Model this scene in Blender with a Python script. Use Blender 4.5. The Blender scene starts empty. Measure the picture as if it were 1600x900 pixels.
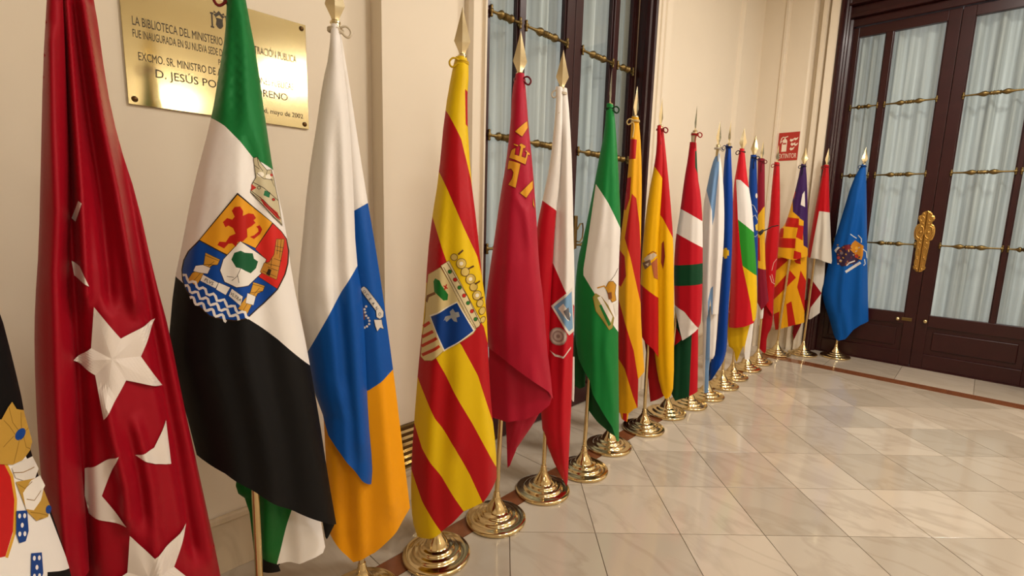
import bpy, bmesh, math, random
import numpy as np
from mathutils import Vector, Matrix
from mathutils.geometry import delaunay_2d_cdt

# ------------------------------------------------------------------ camera, sky, lights, exposure
SC = bpy.context.scene
COL = SC.collection
CAM = np.array([2.117, 0.0, 1.5])
FPX = 766.7
YAW, PIT, ROL = math.radians(-43.85), math.radians(-8.59), math.radians(1.54)
_F = np.array([math.sin(YAW)*math.cos(PIT), math.cos(YAW)*math.cos(PIT), math.sin(PIT)])
_r = np.array([math.cos(YAW), -math.sin(YAW), 0.0])
_u = np.cross(_r, _F)
_R = _r*math.cos(ROL) + _u*math.sin(ROL)
_U = -_r*math.sin(ROL) + _u*math.cos(ROL)
cam = bpy.data.cameras.new('camera')
cam.sensor_width = 36.0
cam.lens = FPX/1600*36.0
cam.clip_start = 0.05
camo = bpy.data.objects.new('camera', cam)
COL.objects.link(camo)
camo.matrix_world = Matrix(((_R[0], _U[0], -_F[0], CAM[0]), (_R[1], _U[1], -_F[1], CAM[1]),
                            (_R[2], _U[2], -_F[2], CAM[2]), (0, 0, 0, 1)))
SC.camera = camo

world = bpy.data.worlds.new('world')
SC.world = world
world.use_nodes = True
wbg = world.node_tree.nodes['Background']
wbg.inputs[0].default_value = (0.95, 0.98, 1.0, 1)
wbg.inputs[1].default_value = 1.3

CEIL = 4.3
def area_light(loc, power, size, color=(1.0, 0.945, 0.87)):
    l = bpy.data.lights.new('ceiling_light', 'AREA')
    l.shape = 'DISK'; l.size = size; l.energy = power; l.color = color
    o = bpy.data.objects.new('ceiling_light', l); o.location = loc
    COL.objects.link(o); return o
for (x, y, p, s) in ((2.6, 4.4, 76, .5), (2.9, 2.0, 58, .5), (4.6, -0.6, 36, .6),
                     (5.2, 5.0, 44, .6)):
    area_light((x, y, CEIL-.06), p, s)
SC.view_settings.view_transform = 'Standard'
SC.view_settings.look = 'None'
SC.view_settings.gamma = 1.0
SC.view_settings.use_curve_mapping = False
SC.view_settings.exposure = 0.15

# ------------------------------------------------------------------ helpers
def lin(c):
    c = [v/255.0 for v in c]
    return tuple((v/12.92 if v <= .04045 else ((v+.055)/1.055)**2.4) for v in c) + (1,)
def nt(name):
    m = bpy.data.materials.new(name); m.use_nodes = True
    t = m.node_tree; b = t.nodes['Principled BSDF']; return m, t, b
def node(t, typ, **kw):
    n = t.nodes.new(typ)
    for k, v in kw.items(): setattr(n, k, v)
    return n
def mat_plain(name, rgb, rough=.5, metal=0, var=.06, scale=6, bump=0, bscale=60, coat=0, spec=.5):
    m, t, b = nt(name)
    tc = node(t, 'ShaderNodeTexCoord')
    nz = node(t, 'ShaderNodeTexNoise'); nz.inputs['Scale'].default_value = scale; nz.inputs['Detail'].default_value = 4
    t.links.new(tc.outputs['Object'], nz.inputs['Vector'])
    mx = node(t, 'ShaderNodeMix', data_type='RGBA')
    c = lin(rgb)
    mx.inputs[6].default_value = tuple(v*(1-var) for v in c[:3]) + (1,)
    mx.inputs[7].default_value = tuple(min(1, v*(1+var)) for v in c[:3]) + (1,)
    t.links.new(nz.outputs[0], mx.inputs[0])
    t.links.new(mx.outputs[2], b.inputs['Base Color'])
    b.inputs['Roughness'].default_value = rough
    b.inputs['Metallic'].default_value = metal
    b.inputs['Coat Weight'].default_value = coat
    b.inputs['Coat Roughness'].default_value = .12
    b.inputs['Specular IOR Level'].default_value = spec
    if bump:
        n2 = node(t, 'ShaderNodeTexNoise'); n2.inputs['Scale'].default_value = bscale
        t.links.new(tc.outputs['Object'], n2.inputs['Vector'])
        bp = node(t, 'ShaderNodeBump'); bp.inputs['Strength'].default_value = bump; bp.inputs['Distance'].default_value = .002
        t.links.new(n2.outputs[0], bp.inputs['Height']); t.links.new(bp.outputs[0], b.inputs['Normal'])
    return m
_sat = {}
def satin(rgb):
    """woven satin cloth of one dye"""
    if rgb in _sat: return _sat[rgb]
    m, t, b = nt('satin_%02x%02x%02x' % rgb)
    tc = node(t, 'ShaderNodeTexCoord')
    wv = node(t, 'ShaderNodeTexWave', wave_type='BANDS', bands_direction='Z'); wv.inputs['Scale'].default_value = 260; wv.inputs['Distortion'].default_value = 1.5
    t.links.new(tc.outputs['Object'], wv.inputs['Vector'])
    nz = node(t, 'ShaderNodeTexNoise'); nz.inputs['Scale'].default_value = 14; nz.inputs['Detail'].default_value = 3
    t.links.new(tc.outputs['Object'], nz.inputs['Vector'])
    ad = node(t, 'ShaderNodeMath', operation='MULTIPLY_ADD'); ad.inputs[1].default_value = .1
    t.links.new(wv.outputs[1], ad.inputs[0]); t.links.new(nz.outputs[0], ad.inputs[2])
    bp = node(t, 'ShaderNodeBump'); bp.inputs['Strength'].default_value = .35; bp.inputs['Distance'].default_value = .006
    t.links.new(ad.outputs[0], bp.inputs['Height']); t.links.new(bp.outputs[0], b.inputs['Normal'])
    c = lin(rgb)
    b.inputs['Base Color'].default_value = c
    b.inputs['Roughness'].default_value = .37 if max(c[:3]) > .02 else .5
    mxc = max(c[:3])
    # satin floats: the sheen takes the dye's own hue
    b.inputs['Specular IOR Level'].default_value = .45 if mxc > .1 else .18
    if mxc > .1: b.inputs['Specular Tint'].default_value = tuple(.25+.75*v/mxc for v in c[:3])+(1,)
    b.inputs['Sheen Weight'].default_value = .03
    b.inputs['Sheen Roughness'].default_value = .4
    _sat[rgb] = m
    return m

M = {}
M['wall'] = mat_plain('cream_paint', (230, 217, 196), .55, var=.03, scale=2.5, bump=.1, bscale=25)
M['ceiling'] = mat_plain('ceiling_paint', (216, 208, 194), .7, var=.02)
M['wood'] = mat_plain('dark_mahogany', (48, 12, 14), .34, var=.3, scale=9, coat=.04, spec=.4)
M['wood_lit'] = mat_plain('mahogany_lit', (112, 58, 38), .35, var=.2, scale=9, coat=.3)  # paler copy of the mahogany, light on the jamb put into the colour
M['brass'] = mat_plain('polished_brass', (220, 198, 150), .14, 1, var=.05, scale=12)
M['finial'] = mat_plain('pale_brass', (232, 218, 180), .22, 1, var=.04, scale=12)
M['plaque'] = mat_plain('plaque_brass', (214, 202, 160), .12, 1, var=.04, scale=5, bump=.03, bscale=6)
M['oldbrass'] = mat_plain('aged_brass', (126, 106, 66), .42, 1, var=.3, scale=60, bump=.5, bscale=160)
M['gilt'] = mat_plain('gilt_bronze', (200, 160, 88), .3, 1, var=.3, scale=60, bump=.8, bscale=130)
M['dark'] = mat_plain('engraved_black', (52, 40, 22), .6)
M['screw'] = mat_plain('screw_bronze', (92, 66, 34), .35, .8)
M['brown'] = mat_plain('brown_marble', (120, 70, 42), .16, var=.4, scale=14)
M['grout'] = mat_plain('grout', (150, 130, 104), .8)
M['sign_red'] = mat_plain('sign_red', (176, 42, 30), .45, var=.03)
M['sign_white'] = mat_plain('sign_white', (236, 220, 200), .5, var=.02)
M['black_cord'] = mat_plain('black_cord', (24, 20, 20), .6)

def marble(name, a, b2, vein, rough, per_obj=True, vscale=1.6):
    m, t, b = nt(name)
    tc = node(t, 'ShaderNodeTexCoord'); oi = node(t, 'ShaderNodeObjectInfo')
    geo = node(t, 'ShaderNodeNewGeometry')
    off = node(t, 'ShaderNodeVectorMath', operation='SCALE'); off.inputs['Scale'].default_value = 17.0
    cmb = node(t, 'ShaderNodeCombineXYZ')
    for k in range(3): t.links.new(oi.outputs['Random'], cmb.inputs[k])
    t.links.new(cmb.outputs[0], off.inputs[0])
    ad = node(t, 'ShaderNodeVectorMath', operation='ADD')
    t.links.new(geo.outputs['Position'], ad.inputs[0]); t.links.new(off.outputs[0], ad.inputs[1])
    mp = node(t, 'ShaderNodeMapping'); mp.inputs['Rotation'].default_value = (0, 0, .5); mp.inputs['Scale'].default_value = (1, 2.6, 1)
    t.links.new(ad.outputs[0], mp.inputs[0])
    n1 = node(t, 'ShaderNodeTexNoise'); n1.inputs['Scale'].default_value = vscale; n1.inputs['Detail'].default_value = 7; n1.inputs['Distortion'].default_value = .8
    t.links.new(mp.outputs[0], n1.inputs['Vector'])
    r1 = node(t, 'ShaderNodeValToRGB'); e = r1.color_ramp.elements
    e[0].position = .44; e[0].color = (0, 0, 0, 1); e[1].position = .5; e[1].color = (1, 1, 1, 1)
    x = r1.color_ramp.elements.new(.56); x.color = (0, 0, 0, 1)
    t.links.new(n1.outputs[0], r1.inputs[0])
    n2 = node(t, 'ShaderNodeTexNoise'); n2.inputs['Scale'].default_value = 2.2; n2.inputs['Detail'].default_value = 3
    t.links.new(ad.outputs[0], n2.inputs['Vector'])
    vm = node(t, 'ShaderNodeMath', operation='MULTIPLY'); t.links.new(r1.outputs[0], vm.inputs[0]); t.links.new(n2.outputs[0], vm.inputs[1])
    vs = node(t, 'ShaderNodeMath', operation='MULTIPLY'); vs.inputs[1].default_value = .55; t.links.new(vm.outputs[0], vs.inputs[0])
    mx = node(t, 'ShaderNodeMix', data_type='RGBA'); mx.inputs[6].default_value = lin(a); mx.inputs[7].default_value = lin(b2)
    t.links.new(oi.outputs['Random'], mx.inputs[0])
    m2 = node(t, 'ShaderNodeMix', data_type='RGBA'); m2.inputs[7].default_value = lin(vein)
    t.links.new(vs.outputs[0], m2.inputs[0]); t.links.new(mx.outputs[2], m2.inputs[6])
    t.links.new(m2.outputs[2], b.inputs['Base Color'])
    b.inputs['Roughness'].default_value = rough
    return m
M['tile'] = marble('cream_marble_tile', (199, 185, 167), (172, 160, 143), (146, 130, 110), .09)
M['skirt'] = marble('skirting_marble', (214, 196, 168), (204, 186, 158), (160, 138, 110), .25)

def glass_mat():
    m = bpy.data.materials.new('clear_pane'); m.use_nodes = True; t = m.node_tree; t.nodes.clear()
    o = node(t, 'ShaderNodeOutputMaterial'); mx = node(t, 'ShaderNodeMixShader')
    tr = node(t, 'ShaderNodeBsdfTransparent'); gl = node(t, 'ShaderNodeBsdfGlossy'); fr = node(t, 'ShaderNodeFresnel')
    gm = node(t, 'ShaderNodeNewGeometry'); io = node(t, 'ShaderNodeMapRange'); io.inputs['To Min'].default_value = 1.5; io.inputs['To Max'].default_value = 1/1.5
    t.links.new(gm.outputs['Backfacing'], io.inputs['Value']); t.links.new(io.outputs[0], fr.inputs['IOR'])
    tr.inputs[0].default_value = (.93, .96, .96, 1); gl.inputs['Roughness'].default_value = .03; fr.inputs['IOR'].default_value = 1.5
    t.links.new(fr.outputs[0], mx.inputs[0]); t.links.new(tr.outputs[0], mx.inputs[1]); t.links.new(gl.outputs[0], mx.inputs[2]); t.links.new(mx.outputs[0], o.inputs[0])
    return m
M['glass'] = glass_mat()
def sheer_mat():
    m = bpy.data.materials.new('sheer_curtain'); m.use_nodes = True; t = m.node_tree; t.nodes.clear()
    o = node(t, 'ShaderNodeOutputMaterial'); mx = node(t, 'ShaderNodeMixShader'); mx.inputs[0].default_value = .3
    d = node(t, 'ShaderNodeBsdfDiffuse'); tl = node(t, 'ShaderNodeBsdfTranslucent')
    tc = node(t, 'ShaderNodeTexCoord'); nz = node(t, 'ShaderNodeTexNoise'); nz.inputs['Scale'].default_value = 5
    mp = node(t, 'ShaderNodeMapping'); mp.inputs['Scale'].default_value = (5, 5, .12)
    rp = node(t, 'ShaderNodeMix', data_type='RGBA'); rp.inputs[6].default_value = lin((132, 133, 131)); rp.inputs[7].default_value = lin((246, 246, 240))  # upright grey streaks: shading of the folds put into the cloth colour
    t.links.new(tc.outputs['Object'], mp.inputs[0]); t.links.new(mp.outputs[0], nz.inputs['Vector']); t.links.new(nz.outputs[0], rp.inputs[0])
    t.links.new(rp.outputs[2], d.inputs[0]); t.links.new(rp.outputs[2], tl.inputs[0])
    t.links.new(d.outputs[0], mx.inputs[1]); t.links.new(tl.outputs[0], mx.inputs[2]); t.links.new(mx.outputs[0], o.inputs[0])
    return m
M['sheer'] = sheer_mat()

def empty(name, loc=(0, 0, 0)):
    o = bpy.data.objects.new(name, None); o.empty_display_size = .1; o.location = loc; COL.objects.link(o); return o
def link(name, me, mats, parent=None, loc=None, smooth=False):
    o = bpy.data.objects.new(name, me); COL.objects.link(o)
    if not isinstance(mats, (list, tuple)): mats = [mats]
    if len(me.materials) == 0:
        for m in mats: me.materials.append(m)
    if parent is not None: o.parent = parent
    if loc is not None: o.location = loc
    if smooth: me.polygons.foreach_set('use_smooth', [True]*len(me.polygons))
    return o
def mesh(name, vs, fs):
    me = bpy.data.meshes.new(name); me.from_pydata([tuple(map(float, v)) for v in vs], [], fs); me.update(); return me
def box(name, lo, hi, mat, parent=None, bev=0, origin=None):
    """box between world corners lo/hi; its origin at the box's centre of base (or given)"""
    lo = np.minimum(lo, hi).astype(float) if True else lo; 
    a = np.array(lo, float); b = np.array(hi, float); b = np.maximum(a, b)
    par = np.zeros(3)
    if parent is not None:
        par = np.array(parent['_w']) if '_w' in parent else np.array(parent.location)
    c = np.array([(a[0]+b[0])/2, (a[1]+b[1])/2, a[2]])
    bm = bmesh.new()
    bmesh.ops.create_cube(bm, size=1)
    for v in bm.verts:
        v.co = Vector(((v.co.x)*(b[0]-a[0]), v.co.y*(b[1]-a[1]), (v.co.z+.5)*(b[2]-a[2])))
    if bev: bmesh.ops.bevel(bm, geom=bm.edges[:], offset=bev, segments=2, affect='EDGES', profile=.5)
    me = bpy.data.meshes.new(name); bm.to_mesh(me); bm.free()
    o = link(name, me, mat, parent, tuple(c-par))
    return o
def box2(name, p, q, mat, parent=None, bev=0):
    return box(name, np.minimum(p, q), np.maximum(p, q), mat, parent, bev)
def prism(name, path, z0, z1, mat, parent=None, closed=True):
    """vertical extrusion of a plan polygon"""
    n = len(path)
    vs = [(x, y, z0) for x, y in path] + [(x, y, z1) for x, y in path]
    fs = [(i, (i+1) % n, n+(i+1) % n, n+i) for i in range(n)] + [tuple(range(n))[::-1], tuple(range(n, 2*n))]
    me = mesh(name, vs, fs)
    bm = bmesh.new(); bm.from_mesh(me); bmesh.ops.recalc_face_normals(bm, faces=bm.faces[:]); bm.to_mesh(me); bm.free()
    return link(name, me, mat, parent)
def lathe_mesh(name, prof, seg=40, axis='z', cap=True):
    vs, fs = [], []
    n = len(prof)
    for i in range(seg):
        a = 2*math.pi*i/seg
        for r, h in prof:
            if axis == 'z': vs.append((r*math.cos(a), r*math.sin(a), h))
            elif axis == 'y': vs.append((r*math.cos(a), h, r*math.sin(a)))
            else: vs.append((h, r*math.cos(a), r*math.sin(a)))
    for i in range(seg):
        j = (i+1) % seg
        for k in range(n-1):
            fs.append((i*n+k, j*n+k, j*n+k+1, i*n+k+1))
    if cap:
        fs.append(tuple(i*n for i in range(seg))[::-1]); fs.append(tuple(i*n+n-1 for i in range(seg)))
    me = mesh(name, vs, fs)
    bm = bmesh.new(); bm.from_mesh(me); bmesh.ops.remove_doubles(bm, verts=bm.verts[:], dist=1e-6)
    bmesh.ops.recalc_face_normals(bm, faces=bm.faces[:]); bm.to_mesh(me); bm.free()
    return me
def tube_mesh(name, pts, r, seg=8, closed=False):
    pts = [Vector(p) for p in pts]; n = len(pts); vs, fs = [], []
    rr = r if isinstance(r, (list, tuple)) else [r]*n
    prev = None
    for i, p in enumerate(pts):
        a = pts[(i-1) % n] if (closed or i > 0) else p; b = pts[(i+1) % n] if (closed or i < n-1) else p
        t = (b-a).normalized()
        s = prev if prev is not None else (Vector((0, 0, 1)) if abs(t.z) < .9 else Vector((1, 0, 0)))
        s = (s - t*s.dot(t)).normalized(); prev = s; q = t.cross(s)
        for k in range(seg):
            an = 2*math.pi*k/seg; vs.append(p + (s*math.cos(an)+q*math.sin(an))*rr[i])
    m = n if closed else n-1
    for i in range(m):
        for k in range(seg):
            a = i*seg+k; b = i*seg+(k+1) % seg; c = ((i+1) % n)*seg+(k+1) % seg; d = ((i+1) % n)*seg+k
            fs.append((a, b, c, d))
    if not closed: fs += [tuple(range(seg))[::-1], tuple(range((n-1)*seg, n*seg))]
    return mesh(name, vs, fs)
def smooth_by_angle(me, ang=40):
    me.polygons.foreach_set('use_smooth', [True]*len(me.polygons))
    bm = bmesh.new(); bm.from_mesh(me); a = math.radians(ang)
    for e in bm.edges:
        if len(e.link_faces) == 2 and e.calc_face_angle(0) > a: e.smooth = False
    bm.to_mesh(me); bm.free()
def tag(o, label=None, cat=None, group=None, kind=None):
    if label: o['label'] = label
    if cat: o['category'] = cat
    if group: o['group'] = group
    if kind: o['kind'] = kind
    return o

# ------------------------------------------------------------------ floor
XMAX, YMIN, YD = 6.6, -3.6, 6.6
PA, PB = .411, .421
A0, B0 = 2.381, .645
XS0, XS1 = .415, .525        # brown strip along the flag wall
YS0, YS1 = 5.79, 5.95        # brown strip along the door wall
S2 = math.sqrt(.5)
floor = box('floor', (-.3, YMIN, -.12), (XMAX, 7.2, -.012), M['grout']); tag(floor, kind='structure')
FW = np.array(floor.location)
floor['_w'] = tuple(FW)
def clip(poly, ax, lim, keep_gt):
    out = []
    for i in range(len(poly)):
        a, b = poly[i], poly[(i+1) % len(poly)]
        ia = (a[ax] > lim) == keep_gt; ib = (b[ax] > lim) == keep_gt
        if ia: out.append(a)
        if ia != ib:
            t = (lim-a[ax])/(b[ax]-a[ax]); out.append((a[0]+(b[0]-a[0])*t, a[1]+(b[1]-a[1])*t))
    return out
def slab_mesh(name, poly, z=0.0, h=.012, ch=.0012):
    c = np.mean(np.array(poly), axis=0); n = len(poly)
    inner = [tuple(np.array(p)+(c-np.array(p))/max(1e-6, np.linalg.norm(c-np.array(p)))*ch*1.4) for p in poly]
    vs = [(p[0]-c[0], p[1]-c[1], -h) for p in poly]+[(p[0]-c[0], p[1]-c[1], -ch*.6) for p in poly]+[(p[0]-c[0], p[1]-c[1], 0) for p in inner]
    fs = []
    for i in range(n):
        j = (i+1) % n
        fs += [(i, j, n+j, n+i), (n+i, n+j, 2*n+j, 2*n+i)]
    fs.append(tuple(range(2*n, 3*n)))
    return mesh(name, vs, fs), c
def project(P):
    v = np.array(P)-CAM; k = v@_F
    if k < .05: return None
    return (800+v@_R/k*FPX, 450-v@_U/k*FPX)
GAP = .0016
full_tile = None
rest = []
ntile = 0
for i in range(-25, 30):
    for j in range(-25, 30):
        a0, a1 = A0+i*PA+GAP, A0+(i+1)*PA-GAP; b0, b1 = B0+j*PB+GAP, B0+(j+1)*PB-GAP
        ab = [(a0, b0), (a1, b0), (a1, b1), (a0, b1)]
        poly = [((a-b)*S2, (a+b)*S2) for a, b in ab]
        whole = all(XS1 < p[0] < XMAX-.05 and YMIN+.05 < p[1] < YS0 for p in poly)
        if not whole:
            poly = clip(poly, 0, XS1+GAP, True); 
            if len(poly) >= 3: poly = clip(poly, 0, XMAX-.01, False)
            if len(poly) >= 3: poly = clip(poly, 1, YS0-GAP, False)
            if len(poly) >= 3: poly = clip(poly, 1, YMIN, True)
            if len(poly) < 3: continue
            P = np.array(poly)
            if (P.max(0)-P.min(0)).min() < .02: continue
        vis = False
        for p in poly+[tuple(np.mean(np.array(poly), axis=0))]:
            q = project((p[0], p[1], 0))
            if q and -60 < q[0] < 1660 and 300 < q[1] < 1000: vis = True
        if vis and ntile < 295:
            if whole:
                if full_tile is None: full_tile, c = slab_mesh('tile', poly); full_tile.materials.append(M['tile'])
                me, c = full_tile, np.mean(np.array(poly), axis=0)
            else: me, c = slab_mesh('tile', poly)
            link('tile', me, M['tile'], floor, (c[0]-FW[0], c[1]-FW[1], 0-FW[2])); ntile += 1
        else: rest.append(poly)
vs, fs = [], []
for p in rest:
    k = len(vs); vs += [(x-FW[0], y-FW[1], -FW[2]) for x, y in p]; fs.append(tuple(range(k, k+len(p))))
o = link('tile_field', mesh('tile_field', vs, fs), M['tile'], floor); tag(o, kind='stuff')
# brown marble strips and the pale border slabs between strip and wall
y = YMIN
while y < YS0-.05:
    y2 = min(y+.80, YS0)
    me, c = slab_mesh('border_strip', [(XS0+GAP, y), (XS1-GAP, y), (XS1-GAP, y2-GAP), (XS0+GAP, y2-GAP)])
    link('border_strip', me, M['brown'], floor, (c[0]-FW[0], c[1]-FW[1], -FW[2])); y = y2
x = XS0
while x < XMAX-.05:
    x2 = min(x+.80, XMAX)
    me, c = slab_mesh('border_strip', [(x+GAP, YS0), (x2, YS0), (x2, YS1-GAP), (x+GAP, YS1-GAP)])
    link('border_strip', me, M['brown'], floor, (c[0]-FW[0], c[1]-FW[1], -FW[2])); x = x2
y = YMIN
while y < YS1-.05:
    y2 = min(y+.575, YS1)
    me, c = slab_mesh('border_slab', [(-.1, y), (XS0-GAP, y), (XS0-GAP, y2-2*GAP), (-.1, y2-2*GAP)])
    link('border_slab', me, M['tile'], floor, (c[0]-FW[0], c[1]-FW[1], -FW[2])); y = y2
x = -.1; first = True
for x2 in (.42, 1.02, 1.62, 2.19, 2.76, 3.35, 3.95, 4.55, 5.2, 5.9, XMAX):
    me, c = slab_mesh('border_slab', [(x+2*GAP, YS1+GAP), (x2, YS1+GAP), (x2, 6.85), (x+2*GAP, 6.85)])
    link('border_slab', me, M['tile'], floor, (c[0]-FW[0], c[1]-FW[1], -FW[2])); x = x2

# ------------------------------------------------------------------ walls (plan outlines, extruded)
YWL, YWR = 1.83, 3.62          # opening of the glazed door in the flag wall
wl = prism('wall_left', [(-.45, YMIN), (0, YMIN), (0, 1.238), (.093, 1.238), (.093, 1.711), (.125, 1.711), (.147, 1.725), (.147, 1.775), (.128, 1.782), (.128, 1.80), (.147, 1.806),
                         (.14, 1.825), (-.05, 2.0), (-.45, 2.0)], 0, CEIL, M['wall']); tag(wl, kind='structure')
wf = prism('wall_flags', [(-.45, 3.70), (-.05, 3.64), (.09, 3.625), (.10, 3.635), (.10, 3.665), (.078, 3.672), (.078, 3.70), (.094, 3.707), (.094, 3.75), (.07, 3.757), (.07, 3.79), (.085, 3.80), (.085, 3.885), (.05, 3.90), (-.03, 3.99), (-.04, 4.05), (-.04, 5.60),
                          (0, 5.62), (0, 6.2), (.215, 6.2), (.222, 6.188), (.245, 6.188), (.25, 6.2), (.25, 6.28), (.47, 6.28), (.486, 6.30), (.50, 6.39), (.535, 6.39), (.55, 6.33), (.585, 6.33), (.60, 6.395), (.615, 6.395), (.622, 6.345), (.69, 6.36), (.70, 6.37), (.70, 7.0), (-.45, 7.0)], 0, CEIL, M['wall']); tag(wf, kind='structure')
wo = prism('wall_over_window', [(-.45, 2.0), (-.05, 2.0), (.1, 1.83), (.1, 3.62), (-.05, 3.64), (-.45, 3.7)], 3.72, CEIL, M['wall']); tag(wo, kind='structure')
wd = box('wall_door', (.70, 6.45, 4.02), (2.72, 7.0, CEIL), M['wall']); tag(wd, kind='structure')
wd2 = box('wall_door_side', (2.72, 6.35, 0), (XMAX, 7.0, CEIL), M['wall']); tag(wd2, kind='structure')
wr = box('wall_right', (XMAX, YMIN, 0), (XMAX+.2, 7.0, CEIL), M['wall']); tag(wr, kind='structure')
wb = box('wall_back', (-.45, YMIN-.2, 0), (XMAX+.2, YMIN, CEIL), M['wall']); tag(wb, kind='structure')
ce = box('ceiling', (-.45, YMIN-.2, CEIL), (XMAX+.2, 7.0, CEIL+.15), M['ceiling']); tag(ce, kind='structure')
# marble skirting
sk = empty('baseboard_left'); tag(sk, kind='structure')
def skirt(x0, y0, x1, y1, parent, h=.25):
    box2('skirting_slab', (x0, y0, 0), (x1, y1, h-.03), M['skirt'], parent, .002)
    dx = .006
    box2('skirting_cap', (min(x0, x1)-(0), min(y0, y1)-(dx if abs(y1-y0) < .05 else 0), h-.03), (max(x0, x1)+(dx if abs(x1-x0) < .05 else 0), max(y0, y1), h), M['skirt'], parent, .006)
yy = YMIN
while yy < 1.238:
    y2 = min(yy+.62, 1.236); skirt(0, yy+.001, .018, y2-.001, sk); yy = yy+.62
skirt(.093, 1.24, .108, 1.709, sk, .17)
sr = empty('baseboard_right'); tag(sr, kind='structure')
for a, b in ((4.06, 4.8), (4.8, 5.58)): skirt(-.04, a+.001, -.022, b-.001, sr)
skirt(0, 5.63, .016, 6.18, sr); skirt(.018, 6.184, .214, 6.2, sr); skirt(.252, 6.264, .468, 6.28, sr)

# ------------------------------------------------------------------ glazed doors
def bar_mesh(length, axis):
    """ornamental glazing bar: plain ends, leaf knops and a twisted middle"""
    L = length/2; prof = []
    pts = [(-1, .004), (-.98, .013), (-.95, .013), (-.93, .006), (-.62, .0065), (-.52, .009), (-.42, .017), (-.33, .020), (-.24, .014), (-.19, .009), (-.15, .015), (-.10, .011), (-.06, .016), (0, .012),
           (.06, .016), (.10, .011), (.15, .015), (.19, .009), (.24, .014), (.33, .020), (.42, .017), (.52, .009), (.62, .0065), (.93, .006), (.95, .013), (.98, .013), (1, .004)]
    me = lathe_mesh('glazing_bar', [(r*1.35, h*L) for h, r in pts], 10, axis); smooth_by_angle(me, 60); return me
def curtain_mesh(width, z0, z1, axis, seed, amp=.034, n=110):
    rnd = random.Random(seed); ph = [rnd.uniform(0, 6.28) for _ in range(6)]; fr = [rnd.uniform(.7, 1.3) for _ in range(6)]
    vs, fs = [], []; nz = 14
    for k in range(nz+1):
        t = k/nz; z = z0+(z1-z0)*t
        for i in range(n+1):
            s = i/n*width
            d = amp*(math.sin(s*44*fr[0]+ph[0]+.5*math.sin(t*2+ph[3]))+.55*math.sin(s*78*fr[1]+ph[1]+.6*t)+.5*math.sin(s*23*fr[2]+ph[2]))
            vs.append((0 if axis == 'y' else s, s if axis == 'y' else 0, z)) if False else vs.append((d, s, z) if axis == 'y' else (s, d, z))
    for k in range(nz):
        for i in range(n):
            a = k*(n+1)+i; fs.append((a, a+1, a+n+2, a+n+1))
    me = mesh('curtain', vs, fs); me.polygons.foreach_set('use_smooth', [True]*len(me.polygons)); return me
def glazed_leaf(root, axis, plane, lo, hi, inner, z_glass0, z_top, bars, mull, nar_first, depth=.055, sign=1):
    """one leaf.  axis 'y': leaf lies in x=plane; axis 'x': in y=plane.  sign: +1 room is at +normal side."""
    def B(name, u0, u1, z0, z1, d0, d1, mat, bev=.004):
        if axis == 'y': return box2(name, (plane+d0*sign, u0, z0), (plane+d1*sign, u1, z1), mat, root, bev)
        return box2(name, (u0, plane+d0*sign, z0), (u1, plane+d1*sign, z1), mat, root, bev)
    W = M['wood']; g0, g1 = inner
    B('stile', lo, g0, .01, z_top+.10, -depth, 0, W); B('stile', g1, hi, .01, z_top+.10, -depth, 0, W)
    B('top_rail', g0, g1, z_top, z_top+.10, -depth, 0, W)
    B('lock_rail', g0, g1, z_glass0-.12, z_glass0, -depth, 0, W); B('bottom_rail', g0, g1, .01, .16, -depth, 0, W)
    B('panel', g0, g1, .16, z_glass0-.12, -depth, -.022, W, 0)
    B('panel_field', g0+.05, g1-.05, .21, z_glass0-.17, -.022, -.010, W, .008)
    B('mullion', mull[0], mull[1], z_glass0, z_top, -depth, .004, W)
    for a, b in ((g0, mull[0]), (mull[1], g1)):
        # glazing bead round the pane and the pane itself
        B('pane', a, b, z_glass0, z_top, -.034, -.030, M['glass'], 0)
        for u in (a, b-.010): B('bead', u, u+.010, z_glass0, z_top, -.03, -.012, W, .003)
        for zb in bars:
            L = b-a; me = bar_mesh(L, axis)
            c = (a+b)/2
            o = link('glazing_bar', me, M['oldbrass'], root, (plane+.004*sign, c, zb) if axis == 'y' else (c, plane+.004*sign, zb))
            for u in (a, b):
                bm_ = lathe_mesh('bar_bracket', [(.0, -.034), (.007, -.032), (.010, -.024), (.006, -.016), (.011, -.008), (.013, 0), (.011, .008), (.006, .016), (.010, .024), (.007, .032), (0, .034)], 8, 'z'); smooth_by_angle(bm_, 60)
                link('bar_bracket', bm_, M['oldbrass'], root, (plane+.008*sign, u, zb) if axis == 'y' else (u, plane+.008*sign, zb))
# flag-wall glazed door (window_1)
w1 = empty('window_1'); tag(w1, kind='structure')
XP = -.08
glazed_leaf(w1, 'y', XP, 1.99, 2.838, (2.05, 2.752), .57, 3.5, (2.64, 1.957, 1.285), (2.29, 2.345), True)
glazed_leaf(w1, 'y', XP, 2.842, 3.68, (2.927, 3.60), .57, 3.5, (2.64, 1.957, 1.285), (3.310, 3.375), False)
box2('jamb', (-.16, 1.93, 0), (-.05, 1.992, 3.72), M['wood_lit'], w1, .004)
# stepped wooden jamb on the far side
prof = [(-.16, 3.70), (-.16, 3.66), (-.075, 3.66), (-.065, 3.635), (-.03, 3.632), (-.02, 3.612), (.01, 3.612), (.018, 3.6), (.05, 3.6), (.06, 3.612), (.09, 3.615), (.098, 3.624), (.098, 3.64)]
prism('jamb', prof+[(.0, 3.72)], 0, 3.72, M['wood'], w1)
box2('head', (-.16, 1.99, 3.6), (-.02, 3.62, 3.72), M['wood'], w1, .004)
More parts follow.
